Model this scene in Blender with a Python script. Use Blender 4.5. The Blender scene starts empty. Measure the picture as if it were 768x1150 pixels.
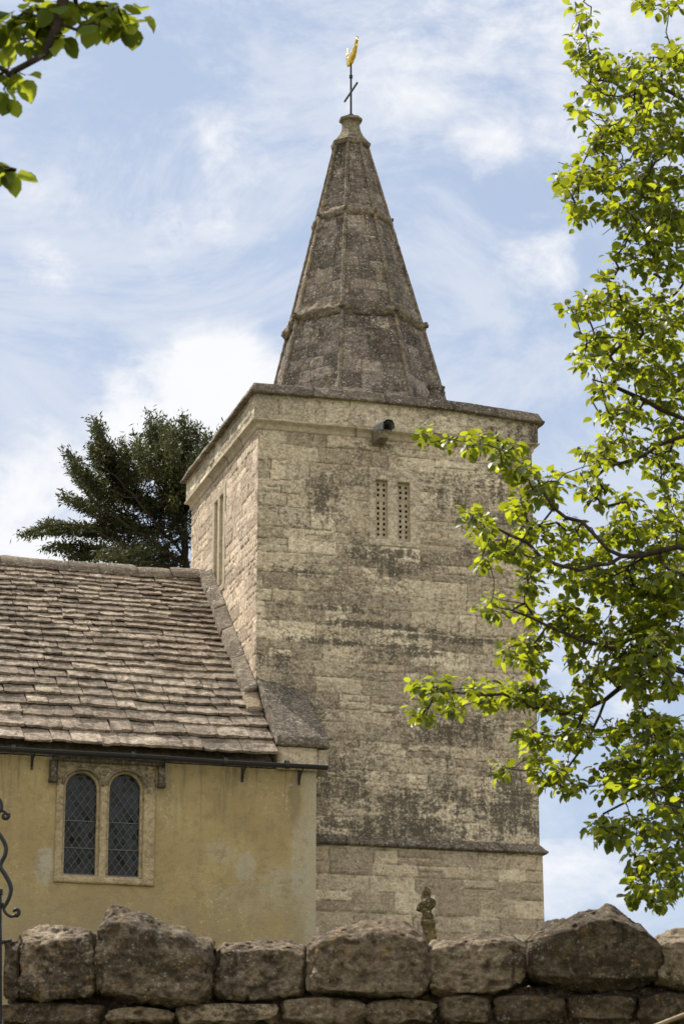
import bpy, bmesh, math, random
import numpy as np
from mathutils import Vector, Matrix
from mathutils import noise as mn

rng = np.random.default_rng(7)
random.seed(7)
scn = bpy.context.scene
col = scn.collection

# ------------------------------------------------------------------ camera frame
FOC = 3100.0
TH = math.atan(925/3100); AZ = math.atan(.2855)
HD = np.array([math.sin(AZ), math.cos(AZ), 0.0])              # level viewing direction
FW = HD*math.cos(TH) + np.array([0, 0, math.sin(TH)])
RT = np.array([math.cos(AZ), -math.sin(AZ), 0.0])
UP = np.cross(RT, FW)
CAM = np.array([-10.96, -43.64, 1.6])

def ray(x, y): return FW + RT*(x-384)/FOC + UP*(575-y)/FOC
def onY(x, y, Y): r = ray(x, y); return CAM + r*(Y-CAM[1])/r[1]
def atD(x, y, D): r = ray(x, y); return CAM + r*(D/(r@HD))
def frameD(D, x, h): return CAM + HD*D + RT*x + np.array([0, 0, h])

cd = bpy.data.cameras.new('camera'); cam = bpy.data.objects.new('camera', cd); col.objects.link(cam)
cam.location = CAM
cam.matrix_world = Matrix(((RT[0], UP[0], -FW[0], CAM[0]), (RT[1], UP[1], -FW[1], CAM[1]), (RT[2], UP[2], -FW[2], CAM[2]), (0, 0, 0, 1)))
cd.sensor_fit = 'VERTICAL'; cd.sensor_height = 36; cd.lens = FOC/1150*36
cd.clip_start = .1; cd.clip_end = 6000
cd.dof.use_dof = True; cd.dof.focus_distance = 44; cd.dof.aperture_fstop = 21
scn.camera = cam

# ------------------------------------------------------------------ numpy noise
def _h(x, y, z, s):
    h = (x.astype(np.uint32)*np.uint32(374761393) + y.astype(np.uint32)*np.uint32(668265263)
         + z.astype(np.uint32)*np.uint32(2246822519) + np.uint32((s*3266489917) & 0xffffffff))
    h ^= h >> np.uint32(15); h *= np.uint32(2654435761); h ^= h >> np.uint32(13); h *= np.uint32(1274126177); h ^= h >> np.uint32(16)
    return h.astype(np.float64)/4294967295.0
def vn(x, y, z=0.0, s=0):
    x, y, z = np.broadcast_arrays(np.asarray(x, float), np.asarray(y, float), np.asarray(z, float))
    xi, yi, zi = (np.floor(t).astype(np.int64) for t in (x, y, z))
    fx, fy, fz = x-xi, y-yi, z-zi
    fx, fy, fz = (t*t*(3-2*t) for t in (fx, fy, fz))
    r = 0
    for a in (0, 1):
        for b in (0, 1):
            for c in (0, 1):
                w = (fx if a else 1-fx)*(fy if b else 1-fy)*(fz if c else 1-fz)
                r = r + w*_h(xi+a, yi+b, zi+c, s)
    return r
def fbm(x, y, z=0.0, o=4, s=0, g=.5):
    a, t, r, f = 1.0, 0.0, 0.0, 1.0
    for i in range(o):
        r = r + a*vn(np.asarray(x)*f, np.asarray(y)*f, np.asarray(z)*f, s+i*17); t += a; a *= g; f *= 2.03
    return r/t
def sm(a, b, x): t = np.clip((x-a)/(b-a), 0, 1); return t*t*(3-2*t)

# ------------------------------------------------------------------ object helpers
def tag(o, label=None, cat=None, group=None, kind=None):
    if label: o['label'] = label
    if cat: o['category'] = cat
    if group: o['group'] = group
    if kind: o['kind'] = kind
    return o
def empty(name, loc):
    o = bpy.data.objects.new(name, None); o.empty_display_size = .3; col.objects.link(o); o.location = loc; return o
def world_loc(o):
    v = Vector((0, 0, 0))
    while o: v = v + o.location; o = o.parent
    return v
def obj(name, me, mat, parent=None):
    """link a mesh given in world coordinates as one object"""
    o = bpy.data.objects.new(name, me); col.objects.link(o)
    if mat:
        me.materials.clear(); me.materials.append(mat)
    if parent:
        o.parent = parent; w = world_loc(parent); me.transform(Matrix.Translation(-w))
    return o
def mesh_np(name, V, F, smooth=True, attr=None):
    """V (n,3), F list of tuples or (m,4) array"""
    me = bpy.data.meshes.new(name)
    if isinstance(F, np.ndarray):
        k = F.shape[1]; me.vertices.add(len(V)); me.vertices.foreach_set('co', np.ascontiguousarray(V, dtype=np.float32).ravel())
        me.loops.add(F.size); me.loops.foreach_set('vertex_index', F.astype(np.int32).ravel())
        me.polygons.add(len(F)); me.polygons.foreach_set('loop_start', (np.arange(len(F))*k).astype(np.int32))
        me.update(calc_edges=True)
    else:
        me.from_pydata([tuple(v) for v in V], [], F); me.update()
    me.polygons.foreach_set('use_smooth', np.full(len(me.polygons), smooth))
    if attr is not None:
        at = me.color_attributes.new('mas', 'FLOAT_COLOR', 'POINT')
        at.data.foreach_set('color', np.ascontiguousarray(attr, dtype=np.float32).ravel())
    return me
class MB:
    def __init__(s): s.V = []; s.F = []; s.A = []
    def add(s, V, F, a=(.5, 0, 0, .5)):
        n = len(s.V); s.V += [tuple(v) for v in V]; s.F += [tuple(i+n for i in f) for f in F]; s.A += [a]*len(V)
    def box(s, lo, hi, a=(.5, 0, 0, .5)):
        x0, y0, z0 = lo; x1, y1, z1 = hi
        s.add([(x0,y0,z0),(x1,y0,z0),(x1,y1,z0),(x0,y1,z0),(x0,y0,z1),(x1,y0,z1),(x1,y1,z1),(x0,y1,z1)],
              [(0,3,2,1),(4,5,6,7),(0,1,5,4),(1,2,6,5),(2,3,7,6),(3,0,4,7)], a)
    def tube(s, pts, rad, n=8, cap=True, ref=None):
        pts = [np.array(p, float) for p in pts]
        if not hasattr(rad, '__len__'): rad = [rad]*len(pts)
        V = []; F = []; prev = None
        for i, p in enumerate(pts):
            t = pts[min(i+1, len(pts)-1)] - pts[max(i-1, 0)]; t = t/(np.linalg.norm(t)+1e-9)
            if prev is None:
                q = np.array([0, 0, 1.]) if abs(t[2]) < .9 else np.array([1., 0, 0])
            else: q = prev
            u = q - t*(q@t); u /= np.linalg.norm(u)+1e-9; prev = u; w = np.cross(t, u)
            for k in range(n):
                an = 2*math.pi*k/n; V.append(p + (u*math.cos(an) + w*math.sin(an))*rad[i])
        for i in range(len(pts)-1):
            for k in range(n):
                F.append((i*n+k, i*n+(k+1) % n, (i+1)*n+(k+1) % n, (i+1)*n+k))
        if cap: F.append(tuple(range(n))[::-1]); F.append(tuple((len(pts)-1)*n+k for k in range(n)))
        s.add(V, F)
    def build(s, name, mat, parent=None, smooth=False, bevel=0):
        me = mesh_np(name, s.V, s.F, smooth, np.array(s.A))
        if bevel or not smooth:
            bm = bmesh.new(); bm.from_mesh(me)
            bmesh.ops.recalc_face_normals(bm, faces=bm.faces)
            if bevel: bmesh.ops.bevel(bm, geom=list(bm.edges), offset=bevel, segments=2, affect='EDGES', profile=.7)
            bm.to_mesh(me); bm.free()
        return obj(name, me, mat, parent)

def roughen(me, cell, amp, fr=6.0, seed=0, amp2=None):
    """cut long faces into small ones and weather them with noise along the normals"""
    bm = bmesh.new(); bm.from_mesh(me)
    for _ in range(7):
        es = [e for e in bm.edges if e.calc_length() > cell*1.5]
        if not es: break
        bmesh.ops.subdivide_edges(bm, edges=es, cuts=1, use_grid_fill=True)
    bmesh.ops.triangulate(bm, faces=[f for f in bm.faces if len(f.verts) > 4])
    bm.normal_update()
    co = np.array([v.co[:] for v in bm.verts])
    if len(co):
        d = (fbm(co[:, 0]*fr, co[:, 1]*fr, co[:, 2]*fr, 4, seed)-.5)*2*amp
        d2 = (fbm(co[:, 0]*fr*5, co[:, 1]*fr*5, co[:, 2]*fr*5, 2, seed+5)-.5)*2*(amp*.4 if amp2 is None else amp2)
        for v, k in zip(bm.verts, d+d2): v.co += v.normal*k
    bm.to_mesh(me); bm.free()
    me.polygons.foreach_set('use_smooth', np.full(len(me.polygons), True))
    return me

def plate(name, outer, holes, place, depth, mat, parent, bevel=.012, rough=None, gz0=None):
    """flat 2D outline with holes (u,v) -> solid; place(u,v,w) gives world xyz, w outwards"""
    cu = bpy.data.curves.new(name, 'CURVE'); cu.dimensions = '2D'; cu.fill_mode = 'BOTH'
    cu.extrude = max(depth/2-bevel, .001); cu.bevel_depth = bevel; cu.bevel_resolution = 1; cu.offset = -bevel
    for ring in [outer]+holes:
        sp = cu.splines.new('POLY'); sp.points.add(len(ring)-1); sp.use_cyclic_u = True
        for p, (a, b) in zip(sp.points, ring): p.co = (a, b, 0, 1)
    o = bpy.data.objects.new('tmp_curve', cu); col.objects.link(o)
    me = bpy.data.meshes.new_from_object(o.evaluated_get(bpy.context.evaluated_depsgraph_get()))
    bpy.data.objects.remove(o); bpy.data.curves.remove(cu)
    bm = bmesh.new(); bm.from_mesh(me); bmesh.ops.remove_doubles(bm, verts=bm.verts, dist=1e-4)
    for v in bm.verts:
        v.co = place(v.co.x, v.co.y, v.co.z)
    bmesh.ops.recalc_face_normals(bm, faces=bm.faces)
    bm.to_mesh(me); bm.free()
    me.name = name
    if rough: roughen(me, *rough)
    n = len(me.vertices); at = me.color_attributes.new('mas', 'FLOAT_COLOR', 'POINT')
    ga = np.tile([.6, 0, 0, .5], (n, 1))
    if gz0: zc = np.array([v.co.z for v in me.vertices]); ga[:, 2] = sm(gz0[0], gz0[1], zc)*gz0[2]; ga[:, 3] = .5+.5*sm(gz0[0], gz0[1], zc)
    at.data.foreach_set('color', ga.astype(np.float32).ravel())
    return obj(name, me, mat, parent)

def lump(name, balls, voxel, mat, parent, amp=.01, fr=14, seed=1):
    """balls: (centre, radii) merged by a voxel remesh into one eroded solid"""
    bm = bmesh.new()
    for c, r in balls:
        m = Matrix.Translation(Vector([float(t) for t in c])) @ Matrix.Diagonal((*[float(t) for t in r], 1))
        bmesh.ops.create_icosphere(bm, subdivisions=3, radius=1, matrix=m)
    me = bpy.data.meshes.new(name); bm.to_mesh(me); bm.free()
    o = bpy.data.objects.new('tmp_lump', me); col.objects.link(o)
    md = o.modifiers.new('r', 'REMESH'); md.mode = 'VOXEL'; md.voxel_size = voxel
    m2 = bpy.data.meshes.new_from_object(o.evaluated_get(bpy.context.evaluated_depsgraph_get()))
    bpy.data.objects.remove(o); bpy.data.meshes.remove(me)
    m2.name = name
    bm = bmesh.new(); bm.from_mesh(m2)
    for _ in range(2): bmesh.ops.smooth_vert(bm, verts=bm.verts, factor=.5, use_axis_x=True, use_axis_y=True, use_axis_z=True)
    bm.normal_update()
    co = np.array([v.co[:] for v in bm.verts]); d = (fbm(co[:, 0]*fr, co[:, 1]*fr, co[:, 2]*fr, 4, seed)-.5)*2*amp
    for v, k in zip(bm.verts, d): v.co += v.normal*k
    bm.to_mesh(m2); bm.free()
    m2.polygons.foreach_set('use_smooth', np.full(len(m2.polygons), True))
    return obj(name, m2, mat, parent)

# ------------------------------------------------------------------ materials
class NT:
    def __init__(s, name):
        s.m = bpy.data.materials.new(name); s.m.use_nodes = True; s.t = s.m.node_tree; s.t.nodes.clear()
        s.out = s.n('ShaderNodeOutputMaterial'); s.co = s.n('ShaderNodeTexCoord').outputs['Object']
        s.geo = s.n('ShaderNodeNewGeometry')
        s.pos = s.geo.outputs['Position']
    def n(s, k, **kw):
        nd = s.t.nodes.new(k)
        for a, b in kw.items(): setattr(nd, a, b)
        return nd
    def l(s, a, b): s.t.links.new(a, b)
    def set(s, sock, v):
        if isinstance(v, bpy.types.NodeSocket): s.l(v, sock)
        elif hasattr(v, '__len__') and len(v) == 3 and sock.type == 'RGBA': sock.default_value = (*v, 1)
        else: sock.default_value = v
    def noise(s, sc, det=4, ro=.55, dist=0, vec=None, stretch=None):
        nd = s.n('ShaderNodeTexNoise'); nd.inputs['Scale'].default_value = sc; nd.inputs['Detail'].default_value = det
        nd.inputs['Roughness'].default_value = ro; nd.inputs['Distortion'].default_value = dist
        v = vec or s.pos
        if stretch:
            mp = s.n('ShaderNodeMapping'); mp.inputs['Scale'].default_value = stretch; s.l(v, mp.inputs['Vector']); v = mp.outputs[0]
        s.l(v, nd.inputs['Vector']); return nd.outputs['Fac']
    def vor(s, sc, feat='F1', out='Distance', rnd=1):
        nd = s.n('ShaderNodeTexVoronoi'); nd.feature = feat; nd.inputs['Scale'].default_value = sc; nd.inputs['Randomness'].default_value = rnd
        s.l(s.pos, nd.inputs['Vector']); return nd.outputs[out]
    def ms(s, x, a, b, lo=0.0, hi=1.0):
        nd = s.n('ShaderNodeMapRange', interpolation_type='SMOOTHSTEP'); s.set(nd.inputs['Value'], x)
        nd.inputs['From Min'].default_value = a; nd.inputs['From Max'].default_value = b
        nd.inputs['To Min'].default_value = lo; nd.inputs['To Max'].default_value = hi
        return nd.outputs[0]
    def ma(s, op, a, b=0.0, c=None):
        nd = s.n('ShaderNodeMath', operation=op); s.set(nd.inputs[0], a); s.set(nd.inputs[1], b)
        if c is not None: s.set(nd.inputs[2], c)
        return nd.outputs[0]
    def mix(s, f, a, b, mode='MIX'):
        nd = s.n('ShaderNodeMix', data_type='RGBA', blend_type=mode); s.set(nd.inputs['Factor'], f)
        s.set(nd.inputs['A'], a); s.set(nd.inputs['B'], b); return nd.outputs['Result']
    def attr(s):
        nd = s.n('ShaderNodeAttribute', attribute_name='mas'); sp = s.n('ShaderNodeSeparateColor'); s.l(nd.outputs['Color'], sp.inputs[0])
        return sp.outputs[0], sp.outputs[1], sp.outputs[2], nd.outputs['Alpha']
    def bump(s, h, d, st=1.0, nrm=None):
        b = s.n('ShaderNodeBump'); b.inputs['Strength'].default_value = st; b.inputs['Distance'].default_value = d; s.l(h, b.inputs['Height'])
        if nrm: s.l(nrm, b.inputs['Normal'])
        return b.outputs[0]
    def fin(s, base, rough=.9, nrm=None, metal=0, spec=.25):
        p = s.n('ShaderNodeBsdfPrincipled'); s.set(p.inputs['Base Color'], base); s.set(p.inputs['Roughness'], rough)
        p.inputs['Metallic'].default_value = metal; p.inputs['Specular IOR Level'].default_value = spec
        if nrm: s.l(nrm, p.inputs['Normal'])
        s.l(p.outputs[0], s.out.inputs[0]); s.p = p; return s.m

def stone_mat(name, light, mid, dark, lichen=.5, specks=.5, grime_col=(.075, .065, .05), joint_col=(.13, .11, .08), orange=.0,
              grime_bias=0.0, bumpd=.012, scale=1.0, con=1.0):
    t = NT(name); ti, jo, gr, al = t.attr()
    lo = t.noise(.9*scale, 4, .6)                                             # broad weathering zones
    A = t.noise(3.4*scale, 10, .74, .35, stretch=(1, 1, 1.9))                 # bedding-like mottling
    B = t.noise(9*scale, 8, .76, .2, stretch=(1, 1, 1.4)); C = t.noise(22*scale, 6, .74); G = t.noise(110*scale, 3, .7)
    c = t.mix(t.ms(ti, .1, .9), mid, light)
    c = t.mix(t.ms(al, .74, .80, 0, .6), c, t.mix(.35, dark, mid))           # odd blocks of a darker bed
    c = t.mix(t.ms(t.ma('ADD', A, t.ma('MULTIPLY', t.ma('SUBTRACT', lo, .5), .6)), .50, .60, 0, .70*con), c, dark)
    c = t.mix(t.ms(A, .33, .44, .45*con, 0), c, t.mix(.5, light, (.68, .63, .52)))
    c = t.mix(t.ma('MULTIPLY', t.ms(B, .54, .64), t.ms(lo, .40, .60, .15, .5)), c, (.44, .29, .135))   # iron staining
    gs = t.ma('MULTIPLY', t.ms(B, .36, .64, 1+.20*con, 1-.28*con), t.ma('MULTIPLY', t.ms(C, .36, .64, 1+.20*con, 1-.26*con), t.ma('MULTIPLY', t.ms(al, .05, .74, 1.16, .86), t.ms(G, .35, .65, 1-.20*con, 1+.20*con))))
    gv = t.n('ShaderNodeVectorMath', operation='SCALE'); t.l(c, gv.inputs[0]); t.l(gs, gv.inputs['Scale']); c = gv.outputs[0]
    # dark crust breaks up into crumbs at its edges, following the grime attribute
    st_ = t.noise(1.0*scale, 6, .7, .3, stretch=(6, 6, .7))                     # run-off streaks
    g = t.ma('ADD', t.ma('MULTIPLY', gr, t.ma('ADD', .07, t.ma('MULTIPLY', t.ms(st_, .36, .62), .14))), t.ma('ADD', grime_bias*.6, t.ma('MULTIPLY', t.ma('SUBTRACT', lo, .5), .25)))
    g = t.ma('ADD', g, t.ma('ADD', t.ma('MULTIPLY', B, .55), t.ma('MULTIPLY', C, .45)))
    c = t.mix(t.ms(g, .515, .72, 0, .88), c, grime_col)
    # pale lichen rosettes and specks
    v = t.vor(24*scale); lz = t.ms(t.noise(3.7*scale, 4, .7), .46, .60)
    lm = t.ma('MULTIPLY', t.ms(t.ma('ADD', v, t.ma('MULTIPLY', C, .9)), .60, .72, 1, 0), lz)
    c = t.mix(t.ma('MULTIPLY', lm, lichen), c, (.60, .59, .52))
    sp = t.ma('MULTIPLY', t.ms(C, .375, .42, 1, 0), t.ms(A, .46, .56, .15, 1))
    c = t.mix(t.ma('MULTIPLY', sp, specks), c, (.66, .64, .57))
    if orange:
        c = t.mix(t.ma('MULTIPLY', t.ms(t.noise(7*scale, 6, .75), .57, .64), orange), c, (.46, .27, .07))
    c = t.mix(t.ma('MULTIPLY', jo, t.ms(B, .35, .6, .65, 1.0)), c, joint_col)
    h = t.ma('ADD', t.ma('MULTIPLY', A, 1.2), t.ma('ADD', B, t.ma('MULTIPLY', C, .8)))
    nr = t.bump(h, -bumpd*1.7, 1.0)
    return t.fin(c, .95, nr, spec=.15)

M = {}
M['front'] = stone_mat('weathered_ashlar', (.62, .53, .385), (.46, .38, .27), (.29, .238, .175), .7, .85, joint_col=(.15, .12, .085), grime_col=(.095, .082, .062))
M['low'] = stone_mat('ashlar_lower', (.60, .51, .365), (.47, .385, .265), (.35, .29, .21), .35, .7, joint_col=(.17, .14, .10), grime_bias=-.06, con=.75)
M['side'] = stone_mat('rubble_side', (.66, .54, .405), (.55, .445, .33), (.42, .33, .245), .45, .35, joint_col=(.17, .13, .09), grime_bias=-.12)
M['parapet'] = stone_mat('parapet_stone', (.60, .52, .385), (.48, .41, .30), (.32, .27, .20), .5, .5, joint_col=(.15, .12, .08), grime_bias=-.02)
M['dress'] = stone_mat('dressed_stone', (.50, .43, .31), (.42, .355, .25), (.31, .26, .185), .3, .3, con=.55, grime_bias=-.12, bumpd=.006)
M['coping'] = stone_mat('dark_coping', (.26, .215, .165), (.17, .14, .108), (.10, .082, .065), .8, .6, joint_col=(.05, .045, .035), grime_bias=.06)
M['spire'] = stone_mat('spire_stone', (.30, .25, .20), (.195, .163, .132), (.088, .073, .060), 1.0, 1.0, joint_col=(.12, .10, .08), grime_col=(.05, .042, .035), orange=.35, bumpd=.016)
M['rib'] = stone_mat('spire_rib', (.26, .215, .16), (.18, .148, .11), (.09, .074, .057), .7, .6, orange=.5)
M['cap'] = stone_mat('spire_cap', (.28, .24, .165), (.20, .17, .118), (.11, .092, .068), .4, .3)
M['tile'] = stone_mat('stone_slate', (.42, .345, .265), (.25, .20, .152), (.12, .098, .076), .55, .25, grime_col=(.09, .075, .06), grime_bias=-.10, bumpd=.014)
M['ridge'] = stone_mat('ridge_stone', (.27, .225, .17), (.2, .165, .125), (.12, .10, .078), 1.0, .5)
M['rock'] = stone_mat('field_stone', (.50, .40, .28), (.27, .21, .145), (.085, .066, .048), .6, .35, grime_col=(.06, .046, .034), orange=.35, bumpd=.014, scale=2.4, grime_bias=.0)
M['surround'] = stone_mat('window_surround', (.47, .385, .235), (.38, .30, .175), (.25, .19, .115), .3, .3, con=.6, orange=.3)
M['statue'] = stone_mat('statue_stone', (.26, .20, .08), (.17, .135, .055), (.07, .055, .03), .5, .3, grime_bias=.04, scale=1.6)

def plaster():
    t = NT('yellow_limewash')
    n1 = t.noise(.7, 6, .6); n2 = t.noise(3.5, 6, .7); n3 = t.noise(30, 4, .7); st = t.noise(1.0, 5, .65, .4, stretch=(3.2, 3.2, .55))
    c = t.mix(t.ms(n1, .35, .65), (.41, .325, .155), (.33, .25, .12))
    c = t.mix(t.ms(n2, .45, .75, 0, .5), c, (.345, .27, .145))
    c = t.mix(t.ms(n3, .45, .7, 0, .25), c, (.29, .23, .13))
    sx = t.n('ShaderNodeSeparateXYZ'); t.l(t.pos, sx.inputs[0])
    def blob(x0, z0, rx, rz, k):
        a = t.ma('POWER', t.ma('DIVIDE', t.ma('SUBTRACT', sx.outputs[0], x0), rx), 2.0)
        b = t.ma('POWER', t.ma('DIVIDE', t.ma('SUBTRACT', sx.outputs[2], z0), rz), 2.0)
        d = t.ma('ADD', t.ma('ADD', a, b), t.ma('MULTIPLY', t.ma('SUBTRACT', t.noise(11, 5, .7), .5), 2.6))
        return t.ms(d, .35, 1.1, k, 0)
    grey = (.40, .385, .32)
    for b in ((-3.68, 8.62, .17, .36, .65), (-.45, 8.72, .2, .3, .5), (-.85, 8.95, .3, .2, .3), (.45, 8.8, .17, 1.0, .4), (-.3, 8.2, .8, .3, .2), (.2, 8.5, .5, .3, .35)):
        c = t.mix(blob(*b), c, grey)
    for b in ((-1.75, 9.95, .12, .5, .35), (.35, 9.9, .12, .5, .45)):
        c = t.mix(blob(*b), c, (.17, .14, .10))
    nb = t.noise(6, 9, .78, .3); c = t.mix(t.ms(nb, .52, .58, 0, .6), c, (.26, .205, .11)); c = t.mix(t.ms(nb, .36, .44, .35, 0), c, (.50, .43, .27))
    pit_ = t.noise(16, 6, .75); c = t.mix(t.ma('MULTIPLY', t.ms(pit_, .38, .44, 1, 0), t.ms(t.noise(1.3, 4, .6), .45, .6)), c, (.46, .43, .34))
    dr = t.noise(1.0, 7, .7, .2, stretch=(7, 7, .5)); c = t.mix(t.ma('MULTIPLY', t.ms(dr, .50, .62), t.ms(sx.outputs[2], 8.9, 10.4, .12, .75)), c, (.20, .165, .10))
    # damp, paler and greyer towards the foot
    low = t.ma('MULTIPLY', t.ms(sx.outputs[2], 7.6, 8.7, 1, 0), t.ms(st, .3, .6))
    c = t.mix(t.ma('MULTIPLY', low, .6), c, (.27, .225, .14))
    edge = t.ma('MULTIPLY', t.ms(sx.outputs[0], .42, .62), t.ms(n3, .3, .55, .2, .75)); c = t.mix(edge, c, (.40, .37, .28))
    c = t.mix(t.ms(st, .55, .72, 0, .4), c, (.27, .22, .13))
    nr = t.bump(t.ma('ADD', n3, t.ma('MULTIPLY', n2, 2)), .012, .9)
    return t.fin(c, .92, nr, spec=.15)
M['plaster'] = plaster()

def metal(name, c, rough, met, n=25):
    t = NT(name); k = t.noise(n, 4, .6); cc = t.mix(t.ms(k, .35, .7), c, tuple(v*.6 for v in c))
    return t.fin(cc, t.ms(k, .3, .7, rough*.8, min(1, rough*1.3)), t.bump(k, .002, .6), met, .5)
M['iron'] = metal('black_iron', (.022, .021, .022), .45, .3)
M['gutter'] = metal('black_gutter_paint', (.02, .02, .022), .4, 0)
M['gold'] = metal('gilding', (1.0, .66, .12), .22, 1.0, 12)
M['comb'] = metal('red_comb_paint', (.4, .08, .02), .5, .2)
M['lead'] = metal('lead_sheet', (.30, .32, .35), .45, .35, 30)
M['came'] = metal('lead_came', (.13, .13, .12), .6, .2, 40)
def dark():
    t = NT('dark_interior'); return t.fin(t.mix(t.ms(t.noise(4), .3, .7), (.02, .018, .015), (.03, .026, .02)), .95)
M['dark'] = dark()
def glass(x0, zb, dx, dz):
    t = NT('leaded_glass'); sx = t.n('ShaderNodeSeparateXYZ'); t.l(t.pos, sx.inputs[0])
    a = t.ma('DIVIDE', t.ma('SUBTRACT', sx.outputs[0], x0), dx); b = t.ma('DIVIDE', t.ma('SUBTRACT', sx.outputs[2], zb), dz)
    cv = t.n('ShaderNodeCombineXYZ'); t.l(t.ma('FLOOR', t.ma('ADD', a, b)), cv.inputs[0]); t.l(t.ma('FLOOR', t.ma('SUBTRACT', a, b)), cv.inputs[1])
    wn = t.n('ShaderNodeTexWhiteNoise'); t.l(cv.outputs[0], wn.inputs['Vector'])
    # each quarry is seated at its own slight angle in the lead
    sub = t.n('ShaderNodeVectorMath', operation='SUBTRACT'); t.l(wn.outputs['Color'], sub.inputs[0]); sub.inputs[1].default_value = (.5, .5, .5)
    sc = t.n('ShaderNodeVectorMath', operation='SCALE'); t.l(sub.outputs[0], sc.inputs[0]); sc.inputs['Scale'].default_value = .22
    ad = t.n('ShaderNodeVectorMath', operation='ADD'); t.l(sc.outputs[0], ad.inputs[0]); t.l(t.geo.outputs['Normal'], ad.inputs[1])
    nn = t.n('ShaderNodeVectorMath', operation='NORMALIZE'); t.l(ad.outputs[0], nn.inputs[0])
    v = wn.outputs['Value']; c = t.mix(t.ms(v, .3, 1), (.004, .005, .005), (.014, .02, .028))  # sky reflections painted into the base colour, per quarry and in patches
    c = t.mix(t.ms(t.noise(4, 4, .6), .5, .62, 0, .6), c, (.022, .034, .052))
    return t.fin(c, .08, t.bump(t.noise(14, 3, .6), .006, .5, nn.outputs[0]), 0, .2)
def bark(name, a, b):
    t = NT(name); k = t.noise(9, 5, .7, stretch=(3, 3, 1)); k2 = t.noise(30, 3, .6)
    c = t.mix(t.ms(k, .35, .65), a, b); c = t.mix(t.ms(k2, .6, .7, 0, .4), c, (.2, .2, .15))
    return t.fin(c, .9, t.bump(k, .01, .8), spec=.15)
M['bark'] = bark('pear_bark', (.06, .045, .035), (.03, .024, .02))
M['ybark'] = bark('yew_bark', (.05, .036, .028), (.03, .022, .018))
def leaf(name, c1, c2, c3, tr, trans=.5, rough=.42, spec=.4):
    t = NT(name); ti, jo, gr, al = t.attr()
    c = t.mix(ti, c1, c2); c = t.mix(t.ms(gr, .6, 1.0), c, c3); c = t.mix(t.ms(t.noise(55, 2, .5), .4, .7, 0, .3), c, t.mix(.6, c, c1, 'MULTIPLY'))
    p = t.n('ShaderNodeBsdfPrincipled'); t.l(c, p.inputs['Base Color']); p.inputs['Roughness'].default_value = rough; p.inputs['Specular IOR Level'].default_value = spec
    tl = t.n('ShaderNodeBsdfTranslucent'); t.l(t.mix(t.ms(gr, .25, .95), tuple(v*.52 for v in tr), tuple(min(1, v*1.3) for v in tr)), tl.inputs['Color'])
    mx = t.n('ShaderNodeMixShader'); mx.inputs[0].default_value = trans
    t.l(p.outputs[0], mx.inputs[1]); t.l(tl.outputs[0], mx.inputs[2]); t.l(mx.outputs[0], t.out.inputs[0]); return t.m
M['leaf'] = leaf('pear_leaf', (.03, .052, .014), (.065, .10, .022), (.17, .205, .03), (.46, .51, .022), .52)
M['leafl'] = leaf('lime_leaf', (.05, .10, .012), (.08, .14, .02), (.16, .21, .03), (.42, .47, .03), .5)
M['yew'] = leaf('yew_needles', (.032, .038, .018), (.064, .068, .03), (.15, .13, .05), (.10, .12, .03), .25, .55, .25)
def flower():
    t = NT('faded_blossom'); ti, jo, gr, al = t.attr()
    return t.fin(t.mix(ti, (.40, .36, .22), (.50, .40, .30)), .8)
M['flower'] = flower()
def grass():
    t = NT('meadow_grass'); n = t.noise(.6, 6, .7); c = t.mix(t.ms(n, .35, .65), (.13, .135, .07), (.19, .18, .10))
    return t.fin(c, .9, t.bump(t.noise(14, 4, .7), .03, .8), spec=.1)
M['grass'] = grass()
def wood():
    t = NT('pale_wood'); n = t.noise(12, 4, .6, stretch=(1, 1, 6)); return t.fin(t.mix(t.ms(n, .35, .65), (.36, .28, .17), (.25, .18, .11)), .7, t.bump(n, .003))
M['wood'] = wood()
def asphalt():
    t = NT('lane_asphalt'); n = t.noise(40, 4, .7); return t.fin(t.mix(n, (.04, .04, .04), (.075, .072, .068)), .9, t.bump(n, .006))
M['asphalt'] = asphalt()

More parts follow.
